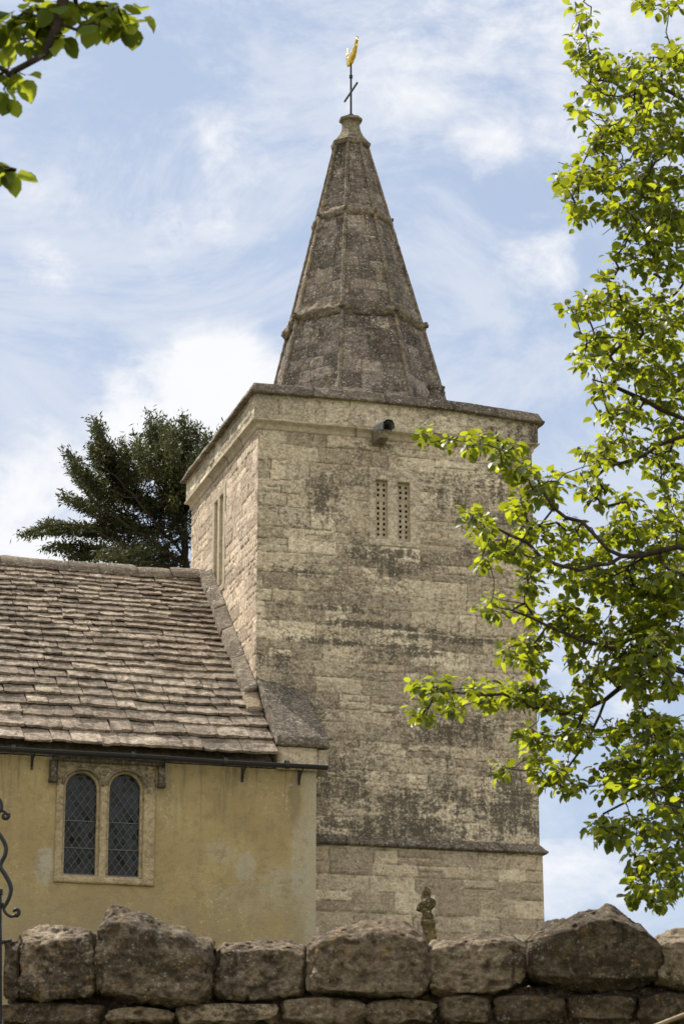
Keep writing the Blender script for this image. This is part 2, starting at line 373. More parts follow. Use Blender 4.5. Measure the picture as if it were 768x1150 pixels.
# ------------------------------------------------------------------ masonry sheet
def masonry(name, P, W, H, res, rows, bw, mat, parent, groove=.012, off=.01, rough=.006, warp=.02, jw=.012, split=.15, seed=1,
            hole=None, grime=None, post=None, edge=True, size=None):
    """P(U,V,D) -> world points of a wall face W x H; stones of uneven courses with sunk joints"""
    rg = np.random.default_rng(seed)
    nu = max(2, int(round(W/res))+1); nv = max(2, int(round(H/res))+1)
    u = np.linspace(0, W, nu); v = np.linspace(0, H, nv)
    if hole:                                                    # snap grid lines to the opening
        for a in (hole[0], hole[2]): u[np.argmin(abs(u-a))] = a
        for a in (hole[1], hole[3]): v[np.argmin(abs(v-a))] = a
    U, V = np.meshgrid(u, v)
    Uw = U + (fbm(U*2.2, V*2.2, 0, 3, seed+3)-.5)*2*warp*1.5 + (vn(U*14, V*14, 0, seed+4)-.5)*warp*.5
    Vw = V + (fbm(U*1.1, V*1.6, 5, 3, seed+7)-.5)*2*warp*1.6 + (vn(U*14, V*14, 3, seed+9)-.5)*warp*.5
    e = [-.1-rg.random()*rows[0]]
    while e[-1] < H+.5: e.append(e[-1]+rg.uniform(*rows))
    e = np.array(e); R = np.clip(np.searchsorted(e, Vw)-1, 0, len(e)-2)
    d = np.minimum(Vw-e[R], e[R+1]-Vw); rh = (e[R+1]-e[R])
    tint = np.zeros_like(U); al = np.zeros_like(U); ofs = np.zeros_like(U); vis = np.ones_like(U)
    for r in range(len(e)-1):
        m = R == r
        if not m.any(): continue
        b = [-.2-rg.random()*bw[1]]
        while b[-1] < W+.5: b.append(b[-1]+rg.uniform(*bw)*(1.0 if rg.random() > .2 else .55))
        b = np.array(b); B = np.clip(np.searchsorted(b, Uw[m])-1, 0, len(b)-2)
        du = np.minimum(Uw[m]-b[B], b[B+1]-Uw[m]); dd = np.minimum(d[m], du)
        n = len(b); sp = rg.random(n) < split; T = rg.random((n, 2)); A = rg.random((n, 2)); O = rg.normal(size=(n, 2)); Q = .25+.75*rg.random((n, 2))
        mid = (e[r]+e[r+1])/2; k = (sp[B] & (Vw[m] > mid)).astype(int)
        dd = np.where(sp[B], np.minimum(dd, abs(Vw[m]-mid)), dd)
        d[m] = dd; tint[m] = T[B, k]; al[m] = A[B, k]; ofs[m] = O[B, k]; vis[m] = Q[B, k]
    j = 1-sm(0, jw, d - (vn(U*30, V*30, 0, seed+2)-.5)*jw*.6)
    j = j*sm(.34, .66, vis*.55 + fbm(U*1.7, V*1.7, 2, 3, seed+11)*.75-.05)
    rnd = sm(0, jw*3.2, d)
    D = -groove*j + off*ofs*.5*rnd + off*(rnd-1)*.7 + (fbm(U*9, V*9, 1, 4, seed+20, .6)-.5)*2*rough + (fbm(U*2, V*2, 4, 2, seed+23)-.5)*off
    if edge:
        f = sm(0, .02, np.minimum(U, W-U)); D = D*f
    g = grime(U, V) if grime else np.zeros_like(U)
    X = P(U, V, D)
    if post: X = post(X)
    idx = np.arange(nu*nv).reshape(nv, nu)
    q = np.stack([idx[:-1, :-1], idx[:-1, 1:], idx[1:, 1:], idx[1:, :-1]], -1).reshape(-1, 4)
    if hole:
        cu = ((U[:-1, :-1]+U[1:, 1:])/2).ravel(); cv = ((V[:-1, :-1]+V[1:, 1:])/2).ravel()
        q = q[~((cu > hole[0]) & (cu < hole[2]) & (cv > hole[1]) & (cv < hole[3]))]
    at = np.stack([tint, j, g, al], -1).reshape(-1, 4)
    me = mesh_np(name, X.reshape(-1, 3), q, True, at)
    return me
def join(mes, name):
    bm = bmesh.new()
    for me in mes: bm.from_mesh(me); bpy.data.meshes.remove(me)
    o = bpy.data.meshes.new(name); bm.to_mesh(o); bm.free(); return o
def corner(X):
    x, y, z = X[..., 0], X[..., 1], X[..., 2]
    w = np.exp(-np.hypot(x-0, y-0)/.05); s = .022*fbm(z*5, 0*z, 3, 3, 77)
    X = X.copy(); X[..., 0] += w*s; X[..., 1] += w*s; return X

# ================================================================== CHURCH
TW = 4.97                                                      # tower side
ZS, Z1, ZT = 6.2, 9.43, 16.56                                   # ground, offset, parapet string
church = tag(empty('church', (0, 0, ZS)), 'old stone church with square tower, short spire and yellow limewashed nave under stone slates', 'church')

def gblob(U, V, L):
    g = np.zeros_like(U)
    for (a, b, ra, rb, k) in L: g = np.maximum(g, k*np.exp(-((U-a)/ra)**2-((V-b)/rb)**2))
    return g
def gfront(U, V):                                               # V = 0 at z 9.43
    n = fbm(U*1.1, V*2.6, 0, 4, 5)
    L = [(2.45, 4.75, .5, .35, 1.0), (1.4, .9, 1.6, .8, .6), (3.6, .9, 1.2, 1.0, .6), (2.5, 6.95, 2.6, .12, .5), (1.15, 5.9, .35, .5, 1.1), (.7, 5.4, .4, .3, .7), (2.4, 5.02, .7, .2, 1.3), (2.75, 4.85, .5, .3, .9), (3.3, 6.2, .6, .5, .8), (4.3, 6.3, .5, .8, .8),
         (2.2, 3.75, 1.4, .07, 1.5), (3.4, 3.6, 1.3, .05, 1.8), (1.2, 4.0, 1.1, .06, 1.1), (1.9, 3.4, 1.6, .06, 1.2), (3.2, 3.3, 1.2, .07, .9), (.6, 4.6, .6, .16, .8),
         (3.6, 2.0, .9, .35, .8), (4.3, 1.3, .6, .5, .8), (2.9, .8, 2.2, .45, 1.0), (4.4, .55, .9, .5, 1.1), (2.0, .3, 2.5, .3, 1.0), (.3, 3.0, .5, .3, .8), (.4, 2.4, .6, .5, 1.0), (3.8, 5.2, .5, .2, .7)]
    k = sm(.30, .66, fbm(U*3.0, V*6.5, 2, 5, 15, .7)); return np.clip(gblob(U, V, L)*(.35+1.1*k)+(n-.5)*1.3+.15*(V < 3.6), -.6, 1.4)
Hu = ZT-Z1
bell = (2.02, 14.62, 2.88, 15.98)
fr = masonry('a', lambda U, V, D: np.stack([U, -D, Z1+V], -1), TW, Hu, .02, (.20, .36), (.4, 1.05), None, None,
            groove=.012, off=.009, rough=.011, jw=.011, warp=.03, split=.12, seed=3, hole=(bell[0], bell[1]-Z1, bell[2], bell[3]-Z1), grime=gfront, post=corner)
def gside(U, V): return (fbm(U*1.4, V*1.4, 3, 3, 9)-.5)*1.0+.5*sm(6.4, 7.1, V)
lw = (2.33, 14.3, 3.27, 16.2)                                   # the west opening, y0,z0,y1,z1
sd = masonry('b', lambda U, V, D: np.stack([-D, 5.05-U, Z1+V], -1), 5.05, Hu, .022, (.16, .32), (.3, .8), None, None,
            groove=.017, off=.006, rough=.008, jw=.011, split=.2, warp=.03, seed=8, hole=(5.05-lw[2], lw[1]-Z1, 5.05-lw[0], lw[3]-Z1), grime=gside, post=corner)
rt = masonry('c', lambda U, V, D: np.stack([TW+D, U, Z1+V], -1), 5.05, Hu, .05, (.17, .33), (.3, .8), None, None, seed=12, grime=gside)
bk = masonry('d', lambda U, V, D: np.stack([TW-U, 5.05+D, Z1+V], -1), TW, Hu, .08, (.17, .33), (.3, .8), None, None, seed=13, grime=gside)
for me in (sd,): me.materials.append(M['side'])
tower = obj('tower', join([fr, rt, bk], 'tower'), M['front'], church)
obj('side_wall', sd, M['side'], tower)
# the two openings' dark chamber
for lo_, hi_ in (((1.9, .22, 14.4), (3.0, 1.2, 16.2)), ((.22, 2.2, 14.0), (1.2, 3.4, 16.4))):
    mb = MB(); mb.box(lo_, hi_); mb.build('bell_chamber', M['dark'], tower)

# lower stage, battered outwards a little
def glow(U, V): return (fbm(U*1.5, V*3, 0, 4, 6)-.5)*1.2+.5*np.exp(-((V-.25)/.3)**2)*(U > 2)
lo = []
e0 = .035
lo.append(masonry('e', lambda U, V, D: np.stack([-e0+U, -e0-D-.02*(1-V/3.2), ZS+V], -1), TW+2*e0, Z1-ZS, .025, (.16, .34), (.35, .85), None, None,
                  groove=.010, off=.008, rough=.006, seed=31, grime=glow, jw=.010))
lo.append(masonry('f', lambda U, V, D: np.stack([TW+e0+D+.02*(1-V/3.2), -e0+U, ZS+V], -1), 5.05+2*e0, Z1-ZS, .06, (.16, .34), (.35, .85), None, None, seed=32))
lo.append(masonry('g', lambda U, V, D: np.stack([-e0-D, 5.05+e0-U, ZS+V], -1), 5.05+2*e0, Z1-ZS, .06, (.16, .34), (.35, .85), None, None, seed=33))
lo.append(masonry('h', lambda U, V, D: np.stack([TW+e0-U, 5.05+e0+D, ZS+V], -1), TW+2*e0, Z1-ZS, .06, (.16, .34), (.35, .85), None, None, seed=34))
obj('lower_stage', join(lo, 'lower_stage'), M['low'], tower)

# mouldings swept round the tower
def moulding(name, prof, mat, zoff=None, amp=.012, seed=1, joint=.8, res=.04, gr=0.0, x1=TW, y1=5.05):
    """prof: list of (outward, z); mitred round the square"""
    rg = np.random.default_rng(seed); V = []; F = []; A = []; base = 0; np_ = len(prof)
    for side in range(4):
        L = (x1, y1, x1, y1)[side]; n = int(L/res)+1; cut = []; p = 0
        while p < L: p += rg.uniform(.6, 1.3)*joint; cut.append(p)
        tin = rg.random(len(cut)+1)
        for i in range(n+1):
            s = L*i/n; k = sum(1 for c in cut if c < s); nj = min([abs(s-c) for c in cut]+[9]); jj = 1.0 if nj < res*.5 and 0 < i < n else 0.0
            for (o, z) in prof:
                ox = o
                if side == 0: x, y = s, -ox; mit = s/L; x = -ox + s/L*(x1+2*ox)
                elif side == 1: x, y = x1+ox, -ox + s/L*(y1+2*ox)
                elif side == 2: x, y = x1+ox - s/L*(x1+2*ox), y1+ox
                else: x, y = -ox, y1+ox - s/L*(y1+2*ox)
                q = (mn.fractal(Vector((x*3, y*3, z*6+seed)), 1, 2, 4))*amp + mn.noise(Vector((x*17, y*17, z*17+seed)))*amp*.5
                if 0 < i < n:
                    nx, ny = ((0, -1), (1, 0), (0, 1), (-1, 0))[side]
                    x += nx*(q-jj*.012); y += ny*(q-jj*.012)
                zz = z + (zoff(x, y) if zoff else 0) + mn.noise(Vector((x*5, y*5, seed)))*amp*.6 + (mn.noise(Vector((x*20, y*20, z*9+seed)))*amp*.4)
                V.append((x, y, zz)); A.append((tin[k], jj, gr, tin[k]))
        for i in range(n):
            for j in range(np_-1):
                a = base+i*np_+j; F.append((a, a+np_, a+np_+1, a+1))
        base = len(V)
    me = mesh_np(name, V, F, True, np.array(A))
    return obj(name, me, mat, tower)
def cz(x, y): return .03*(1-abs(x-2)/2.5) - .07*np.maximum(0, (x-3.4)/1.6) - .04*(y/5)
# string under the parapet: cavetto rising out of the wall
moulding('string_course', [(-.01, 16.50), (.022, 16.515), (.03, 16.545), (.03, 16.555), (.034, 16.59), (.055, 16.62), (.115, 16.64), (.12, 16.665), (.085, 16.675)], M['dress'], amp=.005, seed=4, gr=.1, joint=1.4)
# parapet
def gpar(U, V): return (fbm(U*2, V*3, 0, 4, 16)-.5)*1.2 + .9*sm(3.2, 4.6, U)
HP = .52
pw = [masonry('i', lambda U, V, D: np.stack([-.09+U, -.09-D, 16.66+V*(1+cz(U, 0)/HP)], -1), TW+.18, HP, .02, (.9, 1.0), (.45, .95), None, None, groove=.012, off=.006, rough=.005, jw=.010, split=0, seed=41, grime=gpar)]
pw[0].transform(Matrix.Identity(4))
pw.append(masonry('j', lambda U, V, D: np.stack([-.09-D, 5.14-U, 16.66+V*(1-.03*(5.14-U)/5/HP)], -1), 5.23, HP, .03, (.24, .3), (.3, .7), None, None, groove=.014, off=.012, rough=.008, seed=44, grime=gside))
pw.append(masonry('k', lambda U, V, D: np.stack([TW+.09+D, -.09+U, 16.66+V*.92], -1), 5.23, HP, .05, (.9, 1.), (.45, .95), None, None, seed=43))
pw.append(masonry('l', lambda U, V, D: np.stack([TW+.09-U, 5.14+D, 16.66+V*.92], -1), TW+.18, HP, .08, (.9, 1.), (.45, .95), None, None, seed=45))
obj('parapet', join(pw, 'parapet'), M['parapet'], tower)
moulding('coping', [(.085, 17.115), (.15, 17.10), (.185, 17.105), (.195, 17.135), (.165, 17.165), (.14, 17.215), (.10, 17.30), (-.02, 17.345), (-.3, 17.36), (-.32, 17.2)], M['coping'], zoff=cz, amp=.014, seed=7, joint=1.0)
# offset string between the stages
moulding('offset_course', [(.03, 9.38), (.075, 9.375), (.115, 9.40), (.12, 9.425), (.07, 9.47), (.02, 9.53), (-.01, 9.56)], M['coping'], amp=.012, seed=9, gr=.3)
# tower roof slab (hidden)
mb = MB(); mb.box((.2, .2, 17.15), (TW-.2, 4.85, 17.25)); mb.build('tower_roof', M['lead'], tower)

# ---- belfry window: frame with two lights, pierced stone panels
def rect(a, b, c, d): return [(a, b), (c, b), (c, d), (a, d)]
l1, l2 = (2.10, 14.72, 2.32, 15.78), (2.50, 14.70, 2.72, 15.77)
bw_ = plate('belfry_window', rect(1.99, 14.60, 2.91, 16.0), [rect(*l1), rect(*l2)], lambda u, v, w: (u, .085-w, v), .19, M['parapet'], tower, .014, (.05, .006, 6, 3))
# splayed hood over each light
mb = MB()
for L in (l1, l2):
    a, b, c, d = L
    mb.add([(a-.05, -.012, d+.10), (c+.07, -.012, d+.10), (c+.07, .0, d+.115), (a-.05, .0, d+.115), (a, .06, d-.0), (c, .06, d-.0)], [(0, 1, 5, 4), (0, 3, 2, 1)])
for L in (l1, l2):
    a, b, c, d = L; n = 10
    outer = rect(a-.02, b-.02, c+.02, d+.02); hs = []
    for r in range(10):
        z = b+.075+r*.094+(.05 if r >= 7 else 0)
        for q in (0, 1):
            x = a+.052+q*.105; hs.append(rect(x-.002*(r % 2), z, x+.034+.004*(r % 3), z+.048+.004*((r+q) % 2)))
    plate('pierced_panel', outer, hs, lambda u, v, w: (u, .10-w, v), .04, M['dress'], tower, .004)
# ---- west opening of the tower
wz = plate('louvre_window', rect(lw[0]-.03, lw[1]-.02, lw[2]+.03, lw[3]+.04), [rect(2.47, 14.4, 2.72, 16.08), rect(2.88, 14.4, 3.13, 16.08)],
      lambda u, v, w: (.07-w, u, v), .16, M['dress'], tower, .014, (.06, .006, 6, 5))
mb = MB()
for a in (2.45, 2.86): mb.box((.10, a, 14.35), (.13, a+.29, 16.1))
mb.build('stone_louvre', M['dress'], tower)
# ---- rainwater spout on the string course
sp = onY(416, 490, -.1)
def spout():
    t = MB(); d = np.array([.10, -.42, -.02])
    a = [(2.03, .05, 16.38), (2.23, .05, 16.36), (2.27, .05, 16.60), (2.01, .05, 16.62)]
    b = [(2.06, -.40, 16.42), (2.22, -.40, 16.41), (2.26, -.42, 16.56), (2.05, -.42, 16.57)]
    t.add(a+b, [(0, 1, 2, 3), (7, 6, 5, 4), (0, 4, 5, 1), (1, 5, 6, 2), (2, 6, 7, 3), (3, 7, 4, 0)])
    o = t.build('water_spout', M['cap'], tower, bevel=.015)
    t = MB(); pts = [(-.13, -.07), (-.12, .07), (-.04, .14), (.07, .13), (.12, .06), (.13, -.03), (.10, -.03), (.09, .04), (.05, .09), (-.03, .10), (-.08, .05), (-.09, -.07)]
    V = []; n = len(pts)
    for k, (yy, s, dz) in enumerate(((-.06, 1.0, .0), (-.28, .98, -.01), (-.50, .85, -.02))):
        for (x, z) in pts: V.append((2.155+x*s+.02*k, yy+.02*math.sin(x*60), 16.62+z*s+dz))
    F = [(i*n+j, i*n+(j+1) % n, (i+1)*n+(j+1) % n, (i+1)*n+j) for i in range(2) for j in range(n)]
    t.add(V, F); t.build('lead_chute', M['lead'], tower, bevel=.004)
spout()

# ---- spire
SB, SA = np.array([2.50, 2.5, 17.2]), np.array([2.385, 2.5, 23.15])
RB, RA = 1.83, .30
TWI = math.radians(-4)
def sax(z): k = (z-17.2)/(23.15-17.2); return SB+(SA-SB)*k, RB+(RA-RB)*k
def sp_pt(ang, z, dr=0):
    c, r = sax(z); r = r+dr; z = np.asarray(z)
    return np.array([c[0]+r*math.sin(ang), c[1]-r*math.cos(ang), c[2]])
faces = []
for k in range(8):
    a0 = math.radians(-22.5+45*k)+TWI; a1 = a0+math.radians(45); am = (a0+a1)/2
    nrm = np.array([math.sin(am), -math.cos(am), .25]); nrm /= np.linalg.norm(nrm)
    H = 5.95; W = 1.4
    p0, p1, q0, q1 = sp_pt(a0, 17.2), sp_pt(a1, 17.2), sp_pt(a0, 23.15), sp_pt(a1, 23.15)
    def P(U, V, D, p0=p0, p1=p1, q0=q0, q1=q1, nrm=nrm):
        s = (U/1.4)[..., None]; t = (V/H)[..., None]
        return (p0*(1-s)+p1*s)*(1-t)+(q0*(1-s)+q1*s)*t + D[..., None]*nrm
    vis = k in (0, 1, 7, 6)
    faces.append(masonry('s', P, W, H, .022 if vis else .06, (.2, .34), (.35, .7), None, None, groove=.010, off=.010, rough=.014, seed=60+k,
                         grime=lambda U, V: (fbm(U*1.6, V*1.6, 0, 4, 66)-.5)*2.0+.3*np.exp(-((U-.7)/.5)**2-((V-1.2)/.7)**2)))
spire = obj('spire', join(faces, 'spire'), M['spire'], church)
for k in range(8):
    a0 = math.radians(-22.5+45*k)+TWI; t = MB(); n = 90
    pts = [sp_pt(a0, 17.2+5.95*i/n, .008)+np.array([mn.noise(Vector((i*.7, k, 0)))*.008, mn.noise(Vector((i*.7, k, 5)))*.008, 0]) for i in range(n+1)]
    rad = [.043-.010*i/n+mn.noise(Vector((i*1.3, k, 9)))*.007 for i in range(n+1)]
    t.tube(pts, rad, 10); t.build('rib', M['rib'], spire, smooth=True)
def band(z0, prof, mat, amp, name='band'):
    V = []; F = []; A = []; npf = len(prof); st = 22; N = 8*st
    for i in range(N):
        k, f = divmod(i, st); f /= st
        a0 = math.radians(-22.5+45*k)+TWI; a1 = a0+math.radians(45)
        for (dr, dz) in prof:
            z = z0+dz; p = sp_pt(a0, z, dr)*(1-f)+sp_pt(a1, z, dr)*f
            q = 1+mn.fractal(Vector(p*5), 1, 2, 4)*amp; w = mn.noise(Vector(p*16))*amp
            c, r = sax(z); dirv = p-c; p = c+dirv*(1+(q-1)*.06+w*.03); p[2] += (mn.noise(Vector(p*9)))*amp*.03
            V.append(p); A.append((.5, 1.0 if f == 0 and False else 0, 0, .5))
    for i in range(N):
        for j in range(npf-1):
            a = i*npf+j; b = ((i+1) % N)*npf+j; F.append((a, b, b+1, a+1))
    return obj(name, mesh_np(name, V, F, True, np.array(A)), mat, spire)
band(19.42, [(-.02, -.10), (.035, -.08), (.055, -.03), (.10, .0), (.105, .05), (.06, .09), (.04, .16), (-.02, .26)], M['rib'], 1.0)
band(21.55, [(-.02, -.08), (.03, -.06), (.05, -.02), (.07, .02), (.07, .05), (.035, .09), (-.02, .2)], M['rib'], .7)
for zz, dr, s in ((19.44, .085, .055), (21.57, .05, .035)):
    for k in range(8):
        a0 = math.radians(-22.5+45*k)+TWI; p = sp_pt(a0, zz, dr)
        lump('knob', [(p, (s, s, s*.9)), (p+np.array([0, 0, s*.9]), (s*.7, s*.7, s*.7))], .011, M['rib'], spire, .03, 18, k)
# capstone: eight-sided bell with top flange
t = MB(); prof = [(.27, 23.0), (.30, 23.06), (.37, 23.10), (.385, 23.17), (.33, 23.22), (.24, 23.34), (.185, 23.46), (.17, 23.58), (.175, 23.63), (.225, 23.655), (.225, 23.70), (.15, 23.735), (.05, 23.75)]
V = []; F = []; SD = 4
for (r, z) in prof:
    for i in range(8*SD):
        k, f = divmod(i, SD); f /= SD; a0 = math.radians(-22.5+45*k)+TWI; a1 = a0+math.radians(45)
        x = (math.sin(a0)*(1-f)+math.sin(a1)*f)*r; y = (-math.cos(a0)*(1-f)-math.cos(a1)*f)*r
        q = 1+mn.noise(Vector((x*8, y*8, z*8)))*.03
        V.append((2.385+x*q, 2.5+y*q, z+mn.noise(Vector((x*9, y*9, z*3)))*.008))
n = 8*SD
for j in range(len(prof)-1):
    for i in range(n): F.append((j*n+i, j*n+(i+1) % n, (j+1)*n+(i+1) % n, (j+1)*n+i))
F.append(tuple((len(prof)-1)*n+i for i in range(n)))
t.add(V, F); o = t.build('capstone', M['cap'], spire)
# broken pinnacle stump at the foot of the spire
p = onY(489, 440, .9)
lump('pinnacle_stump', [(p+np.array([0, 0, -.25]), (.17, .17, .3)), (p+np.array([.06, 0, .07]), (.12, .11, .06)), (p+np.array([-.08, 0, .10]), (.08, .1, .09)), (p+np.array([.13, 0, .0]), (.06, .06, .05)), (p+np.array([-.02, 0, -.7]), (.2, .2, .4))], .022, M['spire'], spire, .035, 12, 3)

# ---- weathervane
vane = tag(empty('weathervane', (2.39, 2.5, 23.74)), 'gilded cockerel weathervane on an iron rod at the very top of the spire', 'weathervane')
t = MB(); t.tube([(2.39, 2.5, 23.72), (2.39, 2.5, 24.95)], [.022, .018], 10); t.tube([(2.39, 2.5, 23.74), (2.39, 2.5, 23.80)], [.055, .05], 12)
for z in (24.60, 24.56): t.tube([(2.39, 2.5, z), (2.39, 2.5, z+.015)], [.035, .035], 12)
t.build('rod', M['iron'], vane)
t = MB(); t.box((2.375, 2.07, 24.25), (2.405, 2.94, 24.285)); t.build('cross_bar', M['iron'], vane, bevel=.005)
ck = []
for (y, z, ry, rz, rx) in ((2.60, 24.93, .14, .075, .05), (2.50, 24.94, .14, .10, .062), (2.36, 24.97, .13, .10, .06), (2.24, 25.02, .09, .09, .045), (2.16, 25.09, .06, .09, .035),
                           (2.10, 25.16, .055, .06, .03), (2.70, 25.0, .08, .10, .03), (2.75, 25.08, .05, .09, .022), (2.045, 25.15, .035, .014, .012)):
    ck.append(((2.39, y, z), (rx, ry, rz)))
cock = lump('cockerel', ck, .012, M['gold'], vane, .002, 20, 2)
t = MB()
for i, (y, z) in enumerate(((2.66, 25.16), (2.70, 25.28), (2.76, 25.22), (2.80, 25.12))):
    t.tube([(2.39, 2.68, 24.98), (2.39, (y+2.72)/2, (z+25.0)/2+.03), (2.39, y, z)], [.022, .02, .006], 8)
t.build('tail_feather', M['gold'], cock, smooth=True)
t = MB()
for (y, z, s) in ((2.06, 25.22, .02), (2.10, 25.235, .026), (2.14, 25.22, .02)):
    t.tube([(2.39, y, z-.03), (2.39, y, z), (2.39, y, z+s)], [.016, .014, .004], 8)
t.build('comb', M['comb'], cock, smooth=True)

# ---- nave
NY, NX0, NX1 = -1.25, -14.0, .71
ZE = 10.42                                                       # eaves
wf = (-3.52, 8.36, -1.93, 10.33)                                 # window frame rect
wm = masonry('n', lambda U, V, D: np.stack([NX0+U, NY-D, ZS+V], -1), NX1-NX0, 10.34-ZS, .05, (50, 60), (50, 60), None, None, groove=0, off=.02, rough=.006, seed=21,
             hole=(wf[0]+.05-NX0, wf[1]+.05-ZS, wf[2]-.05-NX0, wf[3]-.05-ZS))
we = masonry('o', lambda U, V, D: np.stack([NX1+D, NY+U, ZS+V], -1), 1.22, 10.34-ZS, .05, (50, 60), (50, 60), None, None, groove=0, off=.01, rough=.006, seed=22)
mb = MB(); mb.box((NX0, NY+.3, ZS), (NX0+.3, 8.7, 10.4)); mb.box((NX0+.3, 8.4, ZS), (0, 8.7, 10.4)); mb.box((-.3, 5.1, ZS), (0, 8.4, 10.4))
mb.box((NX0+.3, -1.0, 6.1), (-.3, 8.4, 6.2))
mb.add([(NX0, -1.2, 10.4), (NX0, 8.7, 10.4), (NX0, 3.75, 14.7), (NX0+.3, -1.2, 10.4), (NX0+.3, 8.7, 10.4), (NX0+.3, 3.75, 14.7)], [(0, 1, 2), (5, 4, 3), (0, 2, 5, 3), (1, 4, 5, 2)])
mb.add([(-.02, 5.05, 10.4), (-.02, 8.7, 10.4), (-.02, 5.05, 13.5), (-.3, 5.05, 10.4), (-.3, 8.7, 10.4), (-.3, 5.05, 13.5)], [(0, 1, 2), (5, 4, 3), (0, 2, 5, 3), (1, 4, 5, 2)])
rest = mesh_np('p', mb.V, mb.F, False, np.array(mb.A))
nave = obj('nave_wall', join([wm, we, rest], 'nave_wall'), M['plaster'], church)

# two-light window
def arch(x0, x1, zb, zs, zt, n=12):
    cx, r = (x0+x1)/2, (x1-x0)/2; P = [(x0, zb), (x1, zb)]
    for i in range(n+1):
        a = math.pi*i/n; P.append((cx+r*math.cos(a)*(1.0 if True else 1), zs+(zt-zs)*math.sin(a)**.92))
    return P
A1, A2 = arch(-3.36, -2.86, 8.50, 9.84, 10.12), arch(-2.66, -2.165, 8.50, 9.86, 10.14)
win = plate('window', rect(*wf), [arch(-3.40, -2.82, 8.47, 9.84, 10.16), arch(-2.70, -2.125, 8.47, 9.86, 10.18)], lambda u, v, w: (u, -1.25-w, v), .09, M['surround'], church, .03, (.045, .009, 7, 6), gz0=(9.6, 10.2, .75))
plate('inner_frame', rect(wf[0]+.06, wf[1]+.04, wf[2]-.06, wf[3]-.06), [A1, A2], lambda u, v, w: (u, -1.17-w, v), .10, M['surround'], win, .014, (.05, .005, 7, 8))
for nm, (x0, x1, zb, zt) in (('a', (-3.38, -2.84, 8.48, 10.14)), ('b', (-2.68, -2.145, 8.48, 10.16))):
    t = MB(); t.add([(x0, -1.135, zb), (x1, -1.135, zb), (x1, -1.135, zt), (x0, -1.135, zt), (x0, -1.12, zb), (x1, -1.12, zb), (x1, -1.12, zt), (x0, -1.12, zt)],
              [(0, 1, 2, 3), (5, 4, 7, 6), (0, 4, 5, 1), (1, 5, 6, 2), (2, 6, 7, 3), (3, 7, 4, 0)])
    pane = t.build('pane', glass(x0+.03, zb, .118, .165), win)
    # leaded lattice: diagonal cames on a diamond grid, clipped to the light
    t = MB(); zs = 9.85
    def inside(x, z):
        cx, r = (x0+x1)/2, (x1-x0)/2-.015
        if not (x0+.015 < x < x1-.015) or z < zb+.02: return False
        return z < zs or ((x-cx)/r)**2+((z-zs)/.28)**2 < 1
    dx, dz = .118, .165
    for sgn in (1, -1):
        for k in range(-30, 30):
            run = []
            for i in range(130):
                z = zb+i*.014; x = x0+.03+k*dx+sgn*(z-zb)*dx/dz
                if inside(x, z): run.append((x+mn.noise(Vector((x*9, z*9, 0)))*.004, -1.142, z))
                else:
                    if len(run) > 2: t.tube([run[0], run[len(run)//2], run[-1]], .0055, 5)
                    run = []
            if len(run) > 2: t.tube([run[0], run[-1]], .0055, 5)
    for z in (8.93, 9.36): t.tube([(x0+.02, -1.146, z), (x1-.02, -1.146, z)], .010, 6)
    t.tube([(x0+.02, -1.146, zb+.035), (x1-.02, -1.146, zb+.035)], .014, 6)
    t.build('lead_lattice', M['came'], win)
t = MB(); t.box((-3.6, -.9, 8.3), (-1.9, -.85, 10.3)); t.build('dark_room', M['dark'], win)
# square label with dropped ends and carved spandrels
t = MB()
t.box((-3.60, -1.36, 10.27), (-1.80, -1.24, 10.345)); t.box((-3.64, -1.35, 9.97), (-3.54, -1.235, 10.272)); t.box((-1.90, -1.35, 9.97), (-1.80, -1.235, 10.272)); t.box((-3.65, -1.37, 9.93), (-3.53, -1.232, 9.99)); t.box((-1.91, -1.37, 9.93), (-1.79, -1.232, 9.99))
me = mesh_np('hood_mould', t.V, t.F, False, np.array([(.3, 0, .9, .8)]*len(t.V))); roughen(me, .05, .012, 8, 3)
obj('hood_mould', me, M['cap'], win)
t = MB()
for cx, zs_, r in ((-3.11, 9.84, .33), (-2.41, 9.86, .33)):
    pts = [(cx+r*math.cos(math.pi*i/16), -1.30, zs_+(r+.0)*math.sin(math.pi*i/16)**.95) for i in range(1, 16)]
    t.tube(pts, .022, 8)
o = t.build('arch_roll', M['cap'], win, smooth=True)

